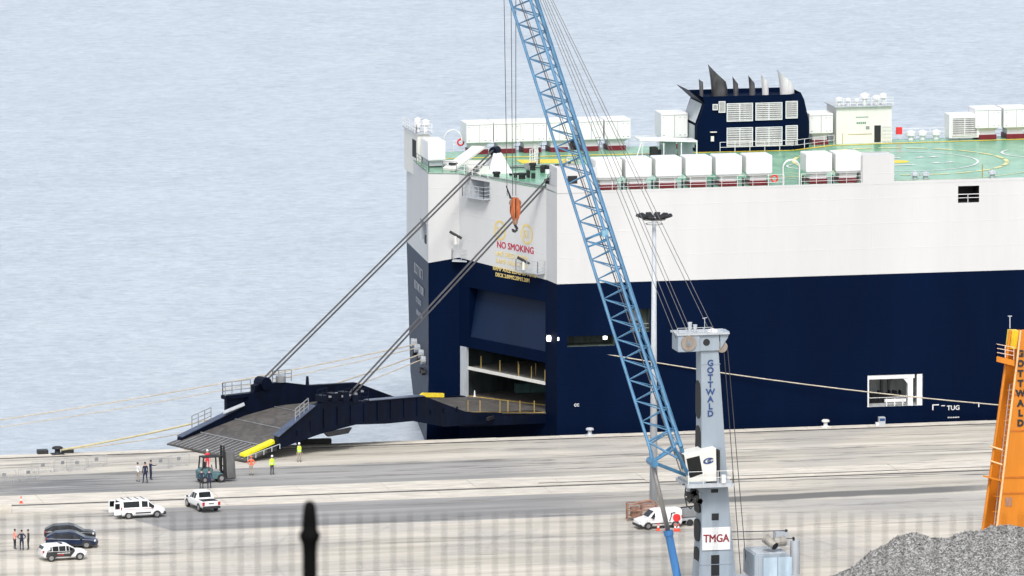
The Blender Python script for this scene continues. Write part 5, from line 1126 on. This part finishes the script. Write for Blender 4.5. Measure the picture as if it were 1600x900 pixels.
UNI = mat('navy_uniform', (.012,.018,.05), .7); BEIGE = mat('beige_trousers', (.35,.3,.25), .8); REDC = mat('red_overalls', (.7,.03,.05), .7); DKGR = mat('dark_green_uniform', (.035,.04,.035), .8); SALMON = mat('salmon_shirt', (.75,.3,.24), .7); HATW = mat('white_hard_hat', (.8,.8,.8), .3)
def pp(px, py): p = at(px, py, z=0); return p.x, p.y
person('person in salmon pink shirt, leftmost of the trio at the lower left', *pp(23,858.5), .3, SALMON, JEANS, pose='cross')
person('person in black with hands on hips, middle of the trio at the lower left', *pp(34,860), 1.4, UNI, UNI, pose='hips')
person('person in dark grey clothes, rightmost of the trio at the lower left', *pp(44.5,859), 2.8, DKGR, DKGR)
person('person in white shirt and beige trousers beside two in dark overalls', *pp(215,753), .6, SHIRTW, BEIGE, pose='cross')
person('person in navy overalls beside the one in white, feet furthest forward', *pp(227,755), 2.0, UNI, UNI, pose='walk', sc=1.08)
person('person in navy overalls, rightmost of the walking three', *pp(235.5,750), .2, UNI, UNI, pose='point', sc=1.02)
person('person in dark clothes with white straps standing behind the pickup', *pp(315,764), 1.6, UNI, JEANS, pose='hips')
person('person in navy clothes standing right of the one with straps behind the pickup', *pp(327,764), 1.5, UNI, UNI)
person('person in red overalls and white hard hat beyond the forklift', *pp(324,733), -1.4, REDC, REDC, HATW)
person('person in orange high-visibility shirt standing at the ramp tip', *pp(392.5,743), 1.3, HIO, BEIGE, HIO, pose='hips')
person('person in yellow high-visibility jacket and black trousers near the ramp', *pp(425,742), -1.2, HIV, JEANS, HATW, vest=HIV)
person('person in yellow vest and white hard hat standing alone beneath the ramp girder', *pp(467.5,722), -1.5, HIV, BEIGE, HATW, vest=HIV, sleeves=UNI)
# ------------------------------------------------------------------ near railing and iron spear on the viewpoint hill
IRON = mat('black_iron', (.003,.003,.0035), .7, var=.2, spec=.1)
fd = 100.; base = Vector((CAM.x,CAM.y,0))+D0*fd
fence = root('hill_railing', 'out-of-focus picket railing in the foreground, a faint row of bars', 'railing', (base.x, base.y, 116.2))
src = None; per = .1885
for i in range(-44, 45):
    q = base+L0*(i*per); mb = None
    if src is None:
        mb = MB().box(-.0062,.0062,-.0062,.0062,-1.0,.72).lathe([(.0062,.72),(.007,.75),(0,.83)], n=5); src = mb.build('picket', IRON, fence, world=False); o = src
    else: o = src.copy(); C.objects.link(o); o.parent = fence
    o.location = (q.x-base.x, q.y-base.y, 117.48-116.2); o.rotation_euler.z = -TH
for z in (117.3, 116.5): MB().slabp([base-L0*8.4-D0*.015, base+L0*8.4-D0*.015, base+L0*8.4+D0*.015, base-L0*8.4+D0*.015], (0,0,.04)).build('rail', IRON, fence, world=False).location = (-base.x, -base.y, z-116.2)
r = ray(484,880); r = r/math.hypot(r.x, r.y); sp = CAM+r*118; k = 118/14250
t = root('iron_spear_post', 'black iron spear-topped post, blurred in the foreground', 'post', (sp.x, sp.y, sp.z-5))
pr = [(12,-600),(12,-60),(12,15),(13,32),(17,40),(17.5,46),(13,54),(13,62),(12,75),(10.5,88),(8.5,96),(4,100),(0,101)]
MB().lathe([(a*k, b*k) for a, b in pr], sp, 14).build('spear_finial', IRON, t, smooth=True)
MB().lathe([(.16,-.15),(.16,.05),(.09,.12),(.07,.3)], (sp.x,sp.y,sp.z-5), 12).build('post_base', IRON, t)
for o in bpy.data.objects:
    if 'org' in o: del o['org']
